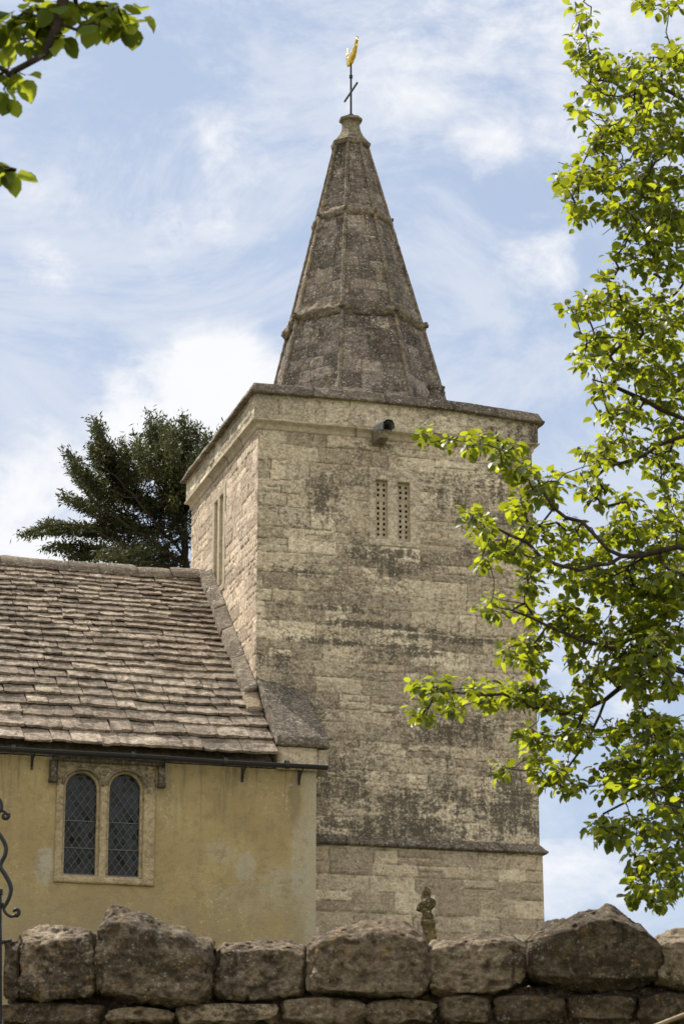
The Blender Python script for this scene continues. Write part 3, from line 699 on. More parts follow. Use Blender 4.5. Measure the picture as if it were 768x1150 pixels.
# ---- nave roof of stone slates in diminishing courses
E0, R0 = np.array([0, -1.44, 10.43]), np.array([0, 3.66, 14.80])
SL = np.linalg.norm(R0-E0); sd_ = (R0-E0)/SL; nm = np.array([0, -sd_[2], sd_[1]])
def sag(x, s): return -.05*math.sin(math.pi*s/SL)*(1+.3*math.sin(x*.9)) + mn.noise(Vector((x*.45, s*.5, 3)))*.05
V = []; F = []; A = []
def tile(x0, x1, s0, s1, th, lift, tint, rg):
    nx, ns = 6, 4; base = len(V); jx = rg.normal(0, .006, 2); wob = rg.random()*50
    yaw = rg.normal(0, .012); 
    for layer in (1, 0):
        for j in range(ns+1):
            f = j/ns; s = s0+(s1-s0)*f
            for i in range(nx+1):
                g = i/nx; x = x0+(x1-x0)*g+jx[0]*(1-g)+jx[1]*g
                ss = s + yaw*(g-.5)*(x1-x0)*3
                if j == 0: ss += mn.noise(Vector((x*6, wob, 0)))*.034 + mn.noise(Vector((x*19, wob, 0)))*.016 + (.022 if i in (0, nx) else 0)*rg.random()
                h = lift*(1-f) + (th if layer else 0) + mn.noise(Vector((x*7, s*7, wob)))*.012*(1 if layer else .5)
                if layer and j == 0: h -= .008
                p = E0 + sd_*ss + nm*(h+sag(x, s)); V.append((x, p[1], p[2])); A.append((tint, 0, -.5 if j == 0 else .15, rg.random()))
    n = (nx+1)*(ns+1)
    for j in range(ns):
        for i in range(nx):
            a = base+j*(nx+1)+i; F.append((a, a+1, a+nx+2, a+nx+1))
    for i in range(nx): a = base+i; F.append((a+n, a+n+1, a+1, a))                      # butt
    for j in range(ns):
        a = base+j*(nx+1); F.append((a+n, a, a+nx+1, a+nx+1+n)); b = a+nx; F.append((b, b+n, b+n+nx+1, b+nx+1))
rg = np.random.default_rng(5); s = 0.0; row = 0
while s < SL-.05:
    k = s/SL; ex = (.45-.50*k+.22*k*k)*rg.uniform(.92, 1.08); 
    xr = .015 if s < 1.55 else -.17
    x = xr; 
    while x > -12.5:
        w = rg.uniform(.26, .62)*(1.05-.35*k); x0 = max(x-w, -12.6)
        if x-x0 < .05: break
        th = rg.uniform(.038, .066)*(1-.35*k)
        tile(x0+.006, x-.006, s+rg.normal(0, .006), s+ex*1.9, th, .118*(1-.38*k)+rg.uniform(0, .018), rg.random(), rg)
        x = x0
    s += ex; row += 1
roof = obj('roof', mesh_np('roof', V, F, False, np.array(A)), M['tile'], church)
# boarding under the slates, back slope
t = MB()
def rp(x, s, h): p = E0+sd_*s+nm*h; return (x, p[1], p[2])
t.add([rp(-12.6, .1, -.12), rp(-.02, .1, -.12), rp(-.02, SL, -.14), rp(-12.6, SL, -.14), (-12.6, 8.95, 10.3), (-.02, 8.95, 10.3)], [(0, 1, 2, 3), (3, 2, 5, 4)])
t.add([rp(-12.6, .1, -.18), rp(-.02, .1, -.18), rp(-.02, SL, -.20), rp(-12.6, SL, -.20), (-12.6, 8.95, 10.2), (-.02, 8.95, 10.2)], [(3, 2, 1, 0), (4, 5, 2, 3)])
me = mesh_np('back_slope', t.V, t.F, False, np.array(t.A)); obj('back_slope', me, M['tile'], roof)
# ridge: saddle stones
t = MB(); x = -.04; rg = np.random.default_rng(6)
V = []; F = []; A = []
pr = [(-.30, -.225), (-.305, -.19), (-.14, -.045), (-.05, .02), (.0, .035), (.05, .02), (.14, -.045), (.30, -.19), (.30, -.23)]
xs = [x]; 
while x > -12.6:
    w = rg.uniform(.5, .8); n = 12; base = len(V); dz = rg.normal(0, .008); tn = rg.random()
    for i in range(n+1):
        xx = x-w*i/n; e = .006 if i in (0, n) else 0
        for (yy, zz) in pr:
            q = mn.noise(Vector((xx*6, yy*9, zz*9)))*.018
            V.append((xx, 3.70+yy*(1-e*3)+q*.4, 14.94+zz+dz+q-e*2+.02*math.sin(xx*.8))); A.append((tn, 1 if i in (0, n) else 0, .0, tn))
    m_ = len(pr)
    for i in range(n):
        for j in range(m_-1): a = base+i*m_+j; F.append((a, a+m_, a+m_+1, a+1))
    x -= w+.004
obj('ridge', mesh_np('ridge', V, F, True, np.array(A)), M['ridge'], roof)
# raking water table where the roof meets the tower
t = MB(); rg = np.random.default_rng(9); s = 2.0; seg = []
while s < SL-.35:
    w = rg.uniform(.8, 1.2); e = min(s+w, SL-.22); h = .20+rg.normal(0, .006); d = rg.normal(0, .006)
    a = [rp(-.21+d, s+.002, -.1), rp(.01, s+.002, -.1), rp(.01, s+.002, h+.12), rp(-.19+d, s+.002, h)]
    b = [rp(-.21+d, e-.002, -.1), rp(.01, e-.002, -.1), rp(.01, e-.002, h+.12), rp(-.19+d, e-.002, h)]
    t.add(a+b, [(0, 1, 2, 3), (7, 6, 5, 4), (0, 4, 5, 1), (1, 5, 6, 2), (2, 6, 7, 3), (3, 7, 4, 0)], (rg.random(), 0, 0, .5)); s = e
me = mesh_np('water_table', t.V, t.F, False, np.array(t.A)); roughen(me, .05, .014, 7, 4); obj('water_table', me, M['ridge'], roof)
t = MB(); h = .17
a = [rp(-.24, 1.45, -.1), rp(.02, 1.45, -.1), rp(.02, 1.45, h+.03), rp(-.23, 1.45, h)]; b = [rp(-.24, 2.0, -.1), rp(.02, 2.0, -.1), rp(.02, 2.0, h+.03), rp(-.23, 2.0, h)]
t.add(a+b, [(0, 1, 2, 3), (7, 6, 5, 4), (0, 4, 5, 1), (1, 5, 6, 2), (2, 6, 7, 3), (3, 7, 4, 0)])
me = mesh_np('kneeler_block', t.V, t.F, False, np.array(t.A)); roughen(me, .05, .012, 7, 12); o = obj('kneeler_block', me, M['rock'], roof)

# ---- angle buttress: weathered top between tower and nave wall
t = MB()
t.add([(.03, .02, 12.15), (.86, .02, 11.95), (.90, -1.36, 10.86), (.035, -1.36, 10.86), (.03, .02, 10.5), (.86, .02, 10.5), (.90, -1.36, 10.72), (.035, -1.36, 10.72)],
      [(0, 3, 2, 1), (3, 7, 6, 2), (0, 4, 7, 3), (1, 2, 6, 5), (4, 5, 6, 7), (0, 1, 5, 4)], (.5, 0, .5, .5))
me = mesh_np('buttress_weathering', t.V, t.F, False, np.array(t.A)); roughen(me, .05, .02, 5, 14)
butt = obj('buttress', me, M['coping'], church)
t = MB(); t.box((.05, -1.30, 10.34), (.72, -.03, 10.73)); me = mesh_np('course', t.V, t.F, False, np.array([(.4, 0, .2, .3)]*len(t.V))); roughen(me, .06, .008, 6, 15); obj('under_course', me, M['low'], butt)
t = MB(); t.box((.725, -1.31, 10.36), (.90, -.05, 10.69)); me = mesh_np('q', t.V, t.F, False, np.array([(.8, 0, -.3, .8)]*len(t.V))); roughen(me, .05, .02, 6, 16); obj('corbel_stone', me, M['low'], butt)
t = MB(); t.box((.03, -1.2, ZS), (.72, -.03, 10.35)); me = mesh_np('q', t.V, t.F, False, np.array(t.A)); obj('pier', me, M['low'], butt)

# ---- gutter
t = MB(); n = 60; R = .048; pr = [(-R, 0), (-R*.87, -R*.5), (-R*.5, -R*.87), (0, -R), (R*.5, -R*.87), (R*.87, -R*.5), (R, 0), (R+.008, .012), (R+.014, 0), (R*1.0, -R*.6), (R*.6, -R*1.05), (0, -R*1.22), (-R*.6, -R*1.05), (-R*1.0, -R*.6), (-R-.014, 0), (-R-.008, .012)]
def gz(x): return 10.375+.006*math.sin(x*2.1)-.004*x
V = []; m_ = len(pr)
xs = [-12.5+i*(12.5+.83)/n for i in range(n+1)]
for x in xs:
    for (a, b) in pr: V.append((x, -1.50+a, gz(x)+b))
F = [(i*m_+j, (i+1)*m_+j, (i+1)*m_+(j+1) % m_, i*m_+(j+1) % m_) for i in range(n) for j in range(m_)]
F += [tuple(range(m_)), tuple(n*m_+j for j in range(m_))][::-1]
t.add(V, F)
for x in (-8.1, -6.2, -4.3, -2.4, -.9, .12):
    t.tube([(x, -1.50, gz(x)-.002), (x+.07, -1.50, gz(x)-.002)], .068, 12)
gut = t.build('gutter', M['gutter'], church)
for x in (-9.7, -8.4, -7.1, -5.6, -3.92, -1.84, -.52, .42):
    t = MB(); t.tube([(x, -1.24, gz(x)-.24), (x, -1.30, gz(x)-.20), (x, -1.36, gz(x)-.12), (x, -1.46, gz(x)-.085), (x, -1.56, gz(x)-.03)], .012, 6)
    t.box((x-.018, -1.27, gz(x)-.27), (x+.018, -1.235, gz(x)-.02)); t.build('gutter_bracket', M['iron'], gut)

# ================================================================== GROUND
def gh(x, y):
    t = (x-CAM[0])*HD[0]+(y-CAM[1])*HD[1]; t = np.asarray(t, float)
    z = 1.0*sm(7.5, 10.2, t) + 1.2*sm(10.55, 10.75, t)
    z = z + np.clip((t-10.8)/30, 0, 1)*(ZS-2.2+.02)
    return z + np.clip((t-80)/400, 0, 1)*-6 + .04*(fbm(x*.4, y*.4, 0, 3, 2)-.5)*(t > 12)
ax = np.concatenate([-np.geomspace(3000, 40, 26), np.linspace(-38, 38, 150), np.geomspace(40, 3000, 26)])
ay = np.concatenate([-np.geomspace(3000, 60, 22), np.linspace(-58, 30, 300), np.geomspace(32, 3000, 28)])
X, Y = np.meshgrid(ax, ay); Z = gh(X, Y); idx = np.arange(X.size).reshape(X.shape)
q = np.stack([idx[:-1, :-1], idx[:-1, 1:], idx[1:, 1:], idx[1:, :-1]], -1).reshape(-1, 4)
o = obj('ground', mesh_np('ground', np.stack([X, Y, Z], -1).reshape(-1, 3), q, True), M['grass']); tag(o, kind='structure')
lp = [frameD(d, x, 0)*np.array([1, 1, 0])+np.array([0, 0, .03]) for d, x in ((-2.5, -40), (-2.5, 40), (4.5, 40), (4.5, -40))]
o = obj('lane', mesh_np('lane', lp, [(0, 1, 2, 3)], False), M['asphalt']); tag(o, kind='structure')

# ================================================================== FIELD STONE WALL
WD = 10.5
wall = tag(empty('dry_stone_wall', frameD(WD, 0, 1.0-1.6)), 'rough dry stone wall of big weathered boulders across the foreground, sunlit along its top', 'stone wall')
WB = world_loc(wall)
def stone(name, outline, depth, D0, seed, amp=.022, sub=52):
    """outline: px polygon, top-left round clockwise -> one eroded block"""
    P = np.array([(((x-384)/FOC), y) for x, y in outline])
    pts = np.array([atD(x, y, D0) for x, y in outline])
    lx = (pts-CAM)@RT; lz = pts[:, 2]
    # top and bottom as functions of x
    x0, x1 = lx.min(), lx.max(); il, ir = lx.argmin(), lx.argmax(); n = len(lx)
    top = []; i = il
    while True:
        top.append((lx[i], lz[i])); 
        if i == ir: break
        i = (i+1) % n
    bot = []; i = il
    while True:
        bot.append((lx[i], lz[i]))
        if i == ir: break
        i = (i-1) % n
    top = sorted(top); bot = sorted(bot)
    bm = bmesh.new(); bmesh.ops.create_cube(bm, size=2)
    bmesh.ops.subdivide_edges(bm, edges=bm.edges, cuts=sub, use_grid_fill=True)
    co = np.array([v.co[:] for v in bm.verts])
    e = 16.0; nrm = (np.abs(co)**e).sum(1)**(1/e); c = co/nrm[:, None]
    rp_ = np.random.default_rng(seed+900)
    for _ in range(16):                                          # broken faces: chop the block with random planes
        pn = rp_.normal(0, 1, 3); pn[1] = -abs(pn[1])*.9; pn /= np.linalg.norm(pn); sup = np.abs(pn).sum(); off = sup*(rp_.uniform(.84, .97) if pn[2] < .25 else rp_.uniform(.93, .985))
        ex_ = c@pn-off; c = np.where((ex_ > 0)[:, None], c-ex_[:, None]*pn*.92, c)
    xx = x0+(x1-x0)*(c[:, 0]+1)/2
    zt = np.interp(xx, [p[0] for p in top], [p[1] for p in top]); zb = np.interp(xx, [p[0] for p in bot], [p[1] for p in bot])
    h = (c[:, 2]+1)/2; zz = zb+(zt-zb)*h
    rr = np.random.default_rng(seed); ph = rr.random(3)*40
    dd = .13*sm(.74, 1.04, h)*(c[:, 1] < .2) + c[:, 1]*depth/2*(1+.12*(fbm(xx*3+ph[0], zz*3, 0, 2, seed)-.5)) 
    P3 = np.stack([xx, dd, zz], 1)
    # broad planes, then crust, then pits
    d = (fbm(P3[:, 0]*6+ph[0], P3[:, 1]*6+ph[1], P3[:, 2]*9+ph[2], 4, seed)-.5)*2*amp*1.7
    d += (np.abs(fbm(P3[:, 0]*13+ph[0], P3[:, 1]*13, P3[:, 2]*16, 4, seed+3, .6)-.5)*-2+.2)*amp*1.8
    pit = sm(.62, .8, fbm(P3[:, 0]*34, P3[:, 1]*34, P3[:, 2]*34, 2, seed+8)); d -= pit*amp*.7; d += (fbm(P3[:, 0]*45, P3[:, 1]*45, P3[:, 2]*45, 3, seed+14)-.5)*amp*.9
    bm.normal_update()
    for v, k in zip(bm.verts, co): pass
    ctr = np.array([(x0+x1)/2, 0, (lz.min()+lz.max())/2]); 
    # outward direction from the superellipsoid gradient
    g = np.sign(c)*np.abs(c)**(e-1); g /= np.linalg.norm(g, axis=1)[:, None]
    P3 = P3+g*d[:, None]
    Wp = CAM + HD*D0 + HD*(depth/2) + P3[:, 0:1]*RT + HD*P3[:, 1:2]; Wp[:, 2] = P3[:, 2]
    for v, p in zip(bm.verts, Wp): v.co = p
    me = bpy.data.meshes.new(name); bm.to_mesh(me); bm.free()
    me.polygons.foreach_set('use_smooth', np.full(len(me.polygons), True))
    at = me.color_attributes.new('mas', 'FLOAT_COLOR', 'POINT'); ti = rr.random(); al = rr.random()
    gg = (fbm(P3[:, 0]*5, P3[:, 1]*5, P3[:, 2]*5, 3, seed+5)-.5)*1.6+.15
    at.data.foreach_set('color', np.stack([np.full(len(gg), ti), pit*.7, gg, np.full(len(gg), al)], 1).astype(np.float32).ravel())
    return obj(name, me, M['rock'], wall)
tops = [
 [(4, 1062), (8, 1056), (20, 1055), (22, 1116), (14, 1122), (4, 1119)],
 [(18, 1052), (24, 1046), (60, 1044), (98, 1043), (103, 1050), (104, 1106), (98, 1114), (60, 1119), (22, 1120), (17, 1112)],
 [(108, 1060), (112, 1024), (122, 1017), (150, 1022), (178, 1033), (206, 1040), (220, 1050), (234, 1060), (237, 1098), (234, 1122), (218, 1131), (180, 1128), (150, 1126), (112, 1122), (106, 1112)],
 [(238, 1068), (250, 1059), (290, 1056), (325, 1057), (342, 1066), (346, 1108), (336, 1117), (290, 1121), (244, 1119), (238, 1108)],
 [(345, 1062), (350, 1050), (376, 1041), (410, 1036), (440, 1035), (462, 1040), (478, 1050), (484, 1085), (482, 1110), (470, 1118), (420, 1121), (372, 1118), (350, 1114), (346, 1090)],
 [(479, 1066), (486, 1056), (520, 1051), (560, 1048), (580, 1052), (593, 1060), (597, 1088), (586, 1104), (560, 1113), (520, 1116), (484, 1117), (479, 1096)],
 [(590, 1060), (604, 1046), (640, 1032), (662, 1020), (685, 1015), (702, 1024), (722, 1036), (742, 1058), (747, 1086), (742, 1098), (715, 1105), (680, 1106), (640, 1104), (610, 1099), (596, 1090)],
 [(737, 1060), (744, 1050), (775, 1047), (812, 1050), (816, 1100), (800, 1106), (760, 1106), (742, 1098)],
]
stone_labels = {2: 'tall pale-topped boulder with a sloping shoulder', 6: 'large pointed boulder with a white lichen patch', 0: 'thin upright slab end stone'}
for i, o_ in enumerate(tops):
    ym_ = sum(p[1] for p in o_)/len(o_); o_ = [(x, y-(6 if y < ym_ else 0)) for x, y in o_]
    s_ = stone('coping_stone', o_, .42, WD+(0, 0, -.05, .03, -.02, .02, -.06, 0)[i], 100+i, .020)
    if i in stone_labels: s_['label'] = stone_labels[i]
rows2 = [(1112, 1148, [(-6, 116), (120, 196), (198, 312), (314, 408), (411, 490), (492, 552), (554, 634), (637, 714), (717, 782), (784, 850)])]
rg = np.random.default_rng(15)
y = 1151
for r in range(7):
    x = -6; L = []
    while x < 850: w = rg.uniform(60, 125); L.append((x, x+w)); x += w+3
    h = rg.uniform(34, 52); rows2.append((y, y+h, L)); y += h+3
for r, (ya, yb, L) in enumerate(rows2):
    for k, (a, b) in enumerate(L):
        t0 = ya+rg.uniform(0, 5)+(8 if r == 0 and a < 240 else 0) + (-3 if r == 0 and a > 540 else 0); b0 = yb-rg.uniform(0, 3); c = rg.uniform(3, 9, 8)
        if r == 0 and k == 1: t0 += 4
        ol = [(a, t0+c[0]), (a+c[1], t0+rg.uniform(0, 3)), ((a+b)/2, t0-rg.uniform(0, 5)), (b-c[2], t0+rg.uniform(0, 3)), (b, t0+c[3]), (b, b0-c[4]), (b-c[5], b0), ((a+b)/2, b0+rg.uniform(0, 2)), (a+c[6], b0), (a, b0-c[7])]
        stone('wall_stone', ol, .36, WD+.03+rg.uniform(-.03, .03), 200+r*20+k, .018, 34 if r < 2 else 8)
# rubble core seen only as darkness in the open joints
t = MB()
A_ = [frameD(WD+.12, x, 0) for x in (-1.27, 1.6)]; B_ = [frameD(WD+.42, x, 0) for x in (-1.27, 1.6)]
def zz_(p, z): return (p[0], p[1], z)
zt = atD(384, 1104, WD)[2]
t.add([zz_(A_[0], .9), zz_(A_[1], .9), zz_(B_[1], .9), zz_(B_[0], .9), zz_(A_[0], zt), zz_(A_[1], zt), zz_(B_[1], zt), zz_(B_[0], zt)], [(0, 3, 2, 1), (4, 5, 6, 7), (0, 1, 5, 4), (1, 2, 6, 5), (2, 3, 7, 6), (3, 0, 4, 7)], (.2, 0, 1, .2))
me = mesh_np('rubble_core', t.V, t.F, False, np.array(t.A)); roughen(me, .08, .02, 6, 2); obj('rubble_core', me, M['rock'], wall)

# ================================================================== IRON GATE SCROLLS (left edge)
gate = tag(empty('iron_gate', frameD(WD-.1, -1.32, -.6)), 'black wrought iron gate with curling scrolls beside the left end of the boulder wall', 'gate')
GD = WD-.08
def gp(x, y): return atD(x, y, GD)
post = MB(); bx = [gp(2, 930), gp(0, 1300)]
a = gp(-2, 1005); b = gp(-2, 1345)
post.tube([a, b], .016, 8); post.tube([a+np.array([0, 0, .0]), a+np.array([0, 0, .0])+RT*0+np.array([0, 0, .02])], .02, 8); post.build('post', M['iron'], gate)
def smooth_path(P, n=8):
    P = [np.array(p, float) for p in P]; out = []
    for i in range(len(P)-1):
        p0, p1, p2, p3 = P[max(i-1, 0)], P[i], P[i+1], P[min(i+2, len(P)-1)]
        for k in range(n):
            t = k/n; out.append(.5*((2*p1)+(-p0+p2)*t+(2*p0-5*p1+4*p2-p3)*t*t+(-p0+3*p1-3*p2+p3)*t**3))
    out.append(P[-1]); return out
def scroll(P, r=.0075, r1=.005):
    t = MB(); pts = [gp(*p) for p in smooth_path(P)]; n = len(pts)
    t.tube(pts, [r1+(r-r1)*math.sin(math.pi*i/(n-1)) for i in range(n)], 8); t.build('scroll', M['iron'], gate, smooth=True)
def curl(cx, cy, r, a0, a1, n=9): return [(cx+r*(1-.72*i/n)*math.cos(math.radians(a0+(a1-a0)*i/n)), cy-r*(1-.72*i/n)*math.sin(math.radians(a0+(a1-a0)*i/n))) for i in range(n+1)]
scroll([(-4, 894), (1, 900), (2, 908), (-2, 914)]+[])
scroll([(-2, 910), (4, 911), (8, 914)]+curl(6, 916, 4.5, 20, -250))
scroll([(-12, 926), (-4, 933), (2, 940), (7, 951), (6, 960), (2, 968), (1, 974), (6, 982), (12, 994), (12, 1004), (8, 1014), (4, 1020)], .009, .007)
scroll([(3, 1014), (6, 1024), (12, 1029), (18, 1028)]+curl(18, 1024, 4.6, -80, 190))
scroll([(-2, 1062), (4, 1058), (14, 1056)], .007, .005)
for f in (-1,):
    scroll([(-8+f*0, 1200), (-20, 1100), (-40, 1020), (-70, 980)]); scroll([(-60, 1340), (-60, 1150), (-60, 1010)], .012, .012)
    scroll([(-120, 1340), (-120, 1150), (-120, 1000)], .012, .012); scroll([(-2, 1290), (-60, 1290), (-125, 1290)], .012, .012); scroll([(-2, 1100), (-60, 1080), (-125, 1075)], .012, .012)
hr = tag(MB(), None) if False else None
t = MB(); p0, p1 = atD(728, 1155, 9.9), atD(800, 1127, 9.7); dd = (p1-p0); 
t.tube([p0-dd*2.2, p0, p1, p1+dd*.8], .008, 8); o = t.build('garden_cane', M['wood'], None, smooth=True)
tag(o, 'thin pale wooden cane slanting up in front of the wall at lower right', 'cane')

# ================================================================== STATUE ON PEDESTAL
SDI = 24.0
sb = atD(484, 1075, SDI); px_ = SDI/FOC*1.0
statue = tag(empty('stone_statue', (sb[0], sb[1], gh(sb[0], sb[1]).item())), 'small weathered mossy stone figure on a slim pedestal in front of the tower foot', 'statue')
def sl(x, y, d=0): return atD(x, y, SDI)+HD*d
k = SDI/FOC
balls = [(sl(479, 1003), (5.2*k, 5*k, 6.5*k)), (sl(478, 998), (3*k, 3*k, 3.5*k)), (sl(475, 1008), (3*k, 4*k, 3*k)), (sl(477, 1018), (6.0*k, 6.0*k, 9*k)), (sl(483, 1015, -.03), (6.6*k, 5.5*k, 7*k)), (sl(472, 1016, -.02), (3.4*k, 4.5*k, 4.2*k)),
         (sl(471, 1020), (3.0*k, 4*k, 3.5*k)), (sl(475, 1011), (3*k, 4*k, 3*k)), (sl(480, 1028), (6.3*k, 5.5*k, 9*k)), (sl(479, 1033), (6.6*k, 6*k, 4*k))]
lump('figure', balls, .014, M['statue'], statue, .022, 22, 5)
t = MB(); gz0 = gh(sb[0], sb[1]).item()-.05
def ringsq(x, y, hw): c = sl(x, y); return [c+RT*sx*hw*math.cos(.5)*1.0+HD*sy*hw for sx, sy in ((-1, -1), (1, -1), (1, 1), (-1, 1))]
L_ = [(480.5, 1034, 9.2), (480.5, 1038, 9.2), (481, 1039, 7.8), (483, 1060, 8.6), (485, 1080, 9.0)]
V = []
for x, y, h in L_: V += ringsq(x, y, h*k)
for h in (9.5, 9.5):
    pass
c = ringsq(485, 1080, 9.5*k); V += [np.array([p[0], p[1], gz0]) for p in c]
n = len(V)//4; F = [(i*4+j, i*4+(j+1) % 4, (i+1)*4+(j+1) % 4, (i+1)*4+j) for i in range(n-1) for j in range(4)]+[(0, 1, 2, 3), tuple((n-1)*4+j for j in range(4))]
t.add(V, F, (.5, 0, .3, .5)); me = mesh_np('pedestal', t.V, t.F, False, np.array(t.A)); bm = bmesh.new(); bm.from_mesh(me); bmesh.ops.recalc_face_normals(bm, faces=bm.faces); bm.to_mesh(me); bm.free()
roughen(me, .05, .008, 12, 3); obj('pedestal', me, M['statue'], statue)

# ================================================================== TREES
def leaf_batch(C0, Dv, Nv, S, curl=.25):
    """many ovate leaves folded on the midrib; C0 base, Dv direction, Nv approx normal, S size"""
    n = len(C0); Dv = Dv/np.linalg.norm(Dv, axis=1)[:, None]; Sv = np.cross(Dv, Nv); Sv /= np.linalg.norm(Sv, axis=1)[:, None]+1e-9; Nv = np.cross(Sv, Dv)
    ts = [0, .22, .5, .8, 1.0]; ws = [0, .34, .43, .30, 0]; loc = [(t, 0, -curl*t*t) for t in ts]
    loc += [(ts[i], ws[i], .10-curl*ts[i]**2) for i in (1, 2, 3)] + [(ts[i], -ws[i], .10-curl*ts[i]**2) for i in (1, 2, 3)]
    loc = np.array(loc); cur = rng.uniform(.2, 1.8, n)
    P = C0[:, None, :] + S[:, None, None]*(loc[None, :, 0:1]*Dv[:, None, :] + loc[None, :, 1:2]*Sv[:, None, :]*rng.uniform(.85, 1.15, n)[:, None, None] + (loc[None, :, 2:3]*cur[:, None, None])*Nv[:, None, :])
    f = np.array([(0, 5, 1, 1), (1, 5, 6, 2), (2, 6, 7, 3), (3, 7, 4, 4), (0, 1, 8, 8), (1, 2, 9, 8), (2, 3, 10, 9), (3, 4, 10, 10)])
    F = []
    for i in range(n):
        b = i*11
        for q in f:
            q = q+b
            F.append(tuple(q[:3]) if q[2] == q[3] else tuple(q))
    return P.reshape(-1, 3), F
class Graph:
    def __init__(s): s.p = []; s.par = []; s.dist = []
    def add(s, p, par): s.p.append(np.array(p, float)); s.par.append(par); s.dist.append(0 if par < 0 else s.dist[par]+np.linalg.norm(s.p[-1]-s.p[par])); return len(s.p)-1
    def limb(s, pts, par, step):
        P = smooth_path(pts, 6); last = par
        if par is None: last = s.add(P[0], -1)
        ids = [last]; prev = P[0]
        for q in P[1:]:
            while np.linalg.norm(q-prev) > step: 
                prev = prev+(q-prev)/np.linalg.norm(q-prev)*step; last = s.add(prev+rng.normal(0, step*.08, 3), last); ids.append(last)
        return ids
    def nearest(s, q): P = np.array(s.p); return int(np.argmin(np.linalg.norm(P-q, axis=1)))
    def grow(s, q, step, wob, wt=.25):
        P = np.array(s.p); d = np.linalg.norm(P-q, axis=1)+wt*0
        i = int(np.argmin(d)); a = s.p[i]; L = d[i]; n = max(1, int(L/step)); last = i
        side = rng.normal(0, 1, 3); side[2] -= .4
        for k in range(1, n+1):
            f = k/n; p = a*(1-f)+q*f + side*wob*L*math.sin(math.pi*f) + (rng.normal(0, step*.12, 3) if k < n else 0)
            last = s.add(p, last)
        return last
    def mesh(s, r0, expo, rmax, name, mat, parent, sides=6, rlimb=None):
        n = len(s.p); cnt = np.ones(n)
        for i in range(n-1, 0, -1):
            if s.par[i] >= 0: cnt[s.par[i]] += cnt[i]
        kids = [[] for _ in range(n)]
        for i in range(n):
            if s.par[i] >= 0: kids[s.par[i]].append(i)
        rad = np.minimum(r0*cnt**expo, rmax); t = MB()
        # chains: follow the thickest child
        roots = [(i, None) for i in range(n) if s.par[i] < 0]
        while roots:
            i, fr_ = roots.pop(); ch = ([fr_] if fr_ is not None else [])+[i]
            while kids[i]:
                ks = sorted(kids[i], key=lambda k: -cnt[k]); 
                for k in ks[1:]: roots.append((k, i))
                i = ks[0]; ch.append(i)
            if len(ch) < 2: continue
            rr = [rad[c] for c in ch]
            if fr_ is not None: rr[0] = rr[1]
            t.tube([s.p[c] for c in ch], rr, sides if max(rr) < r0*6 else 10)
        return t.build(name, mat, parent, smooth=True)

def clusters(ells, jit, Df):
    out = []
    for (cx, cy, rx, ry, n) in ells:
        for _ in range(int(round(n))):
            a = rng.uniform(0, 2*math.pi); r = math.sqrt(rng.random()); x, y = cx+rx*r*math.cos(a), cy+ry*r*math.sin(a)
            out.append(atD(x, y, Df(x, y)+rng.normal(0, jit)))
    return out

# ---- pear tree at the right
TB = atD(1230, 900, 9.9); TB[2] = gh(TB[0], TB[1]).item()-.05
pear = tag(empty('pear_tree', TB), 'leafy pear tree reaching in from the right with bright backlit green leaves and faded blossom', 'tree')
g = Graph(); Q = lambda x, y, d: atD(x, y, d)
trunk = g.limb([TB, Q(1235, 1300, 9.9), Q(1225, 1000, 9.9), Q(1200, 700, 9.9), Q(1180, 400, 10.0), Q(1120, 100, 10.1), Q(1080, -200, 10.2)], None, .08)
def tn(p): return g.nearest(p)
def limb(*pts):
    P = [Q(*p) for p in pts]; i = g.nearest(P[0]); P[0] = g.p[i]; return g.limb(P, i, .07)
limb((1190, 800, 9.9), (1000, 720, 9.7), (860, 660, 9.6), (768, 612, 9.6), (700, 628, 9.7), (655, 590, 9.7), (622, 575, 9.75), (598, 530, 9.8), (566, 508, 9.8), (515, 494, 9.8), (478, 487, 9.8))
limb((690, 628, 9.7), (640, 640, 9.6), (590, 610, 9.6), (555, 590, 9.6), (530, 572, 9.6))
limb((1200, 900, 9.9), (1000, 860, 10.1), (880, 800, 10.1), (768, 752, 10.0), (700, 770, 10.0), (650, 800, 10.0), (600, 792, 9.9), (560, 780, 9.9), (500, 780, 9.9), (474, 792, 9.9))
limb((720, 765, 10.0), (690, 730, 9.8), (640, 715, 9.8), (600, 695, 9.8), (560, 680, 9.8), (546, 678, 9.8))
limb((680, 785, 10.0), (660, 830, 9.9), (640, 860, 9.9), (625, 890, 9.9))
limb((1210, 950, 9.9), (1000, 930, 9.8), (860, 880, 9.8), (790, 870, 9.8), (740, 890, 9.8), (700, 900, 9.8), (668, 920, 9.8))
limb((790, 875, 9.8), (760, 950, 9.8), (735, 1000, 9.8))
limb((1180, 450, 10), (1000, 420, 10.1), (860, 360, 10.1), (790, 330, 10.1), (740, 345, 10.1), (690, 350, 10.1), (645, 350, 10.1))
limb((790, 330, 10.1), (740, 280, 10.1), (700, 235, 10.1), (660, 205, 10.1), (632, 195, 10.1))
limb((1150, 200, 10.1), (1000, 220, 10.1), (860, 150, 10.1), (768, 112, 10.1), (715, 88, 10.1), (670, 75, 10.1), (648, 68, 10.1))
limb((1120, 50, 10.1), (900, 20, 10.1), (780, -5, 10.2), (720, -10, 10.2), (660, -10, 10.1), (652, 20, 10.1))
limb((1190, 600, 9.9), (1000, 540, 9.9), (860, 500, 9.9), (768, 470, 9.8), (720, 450, 9.8), (680, 430, 9.8), (650, 420, 9.8))
limb((790, 480, 9.85), (740, 500, 9.8), (700, 520, 9.8), (665, 520, 9.8))
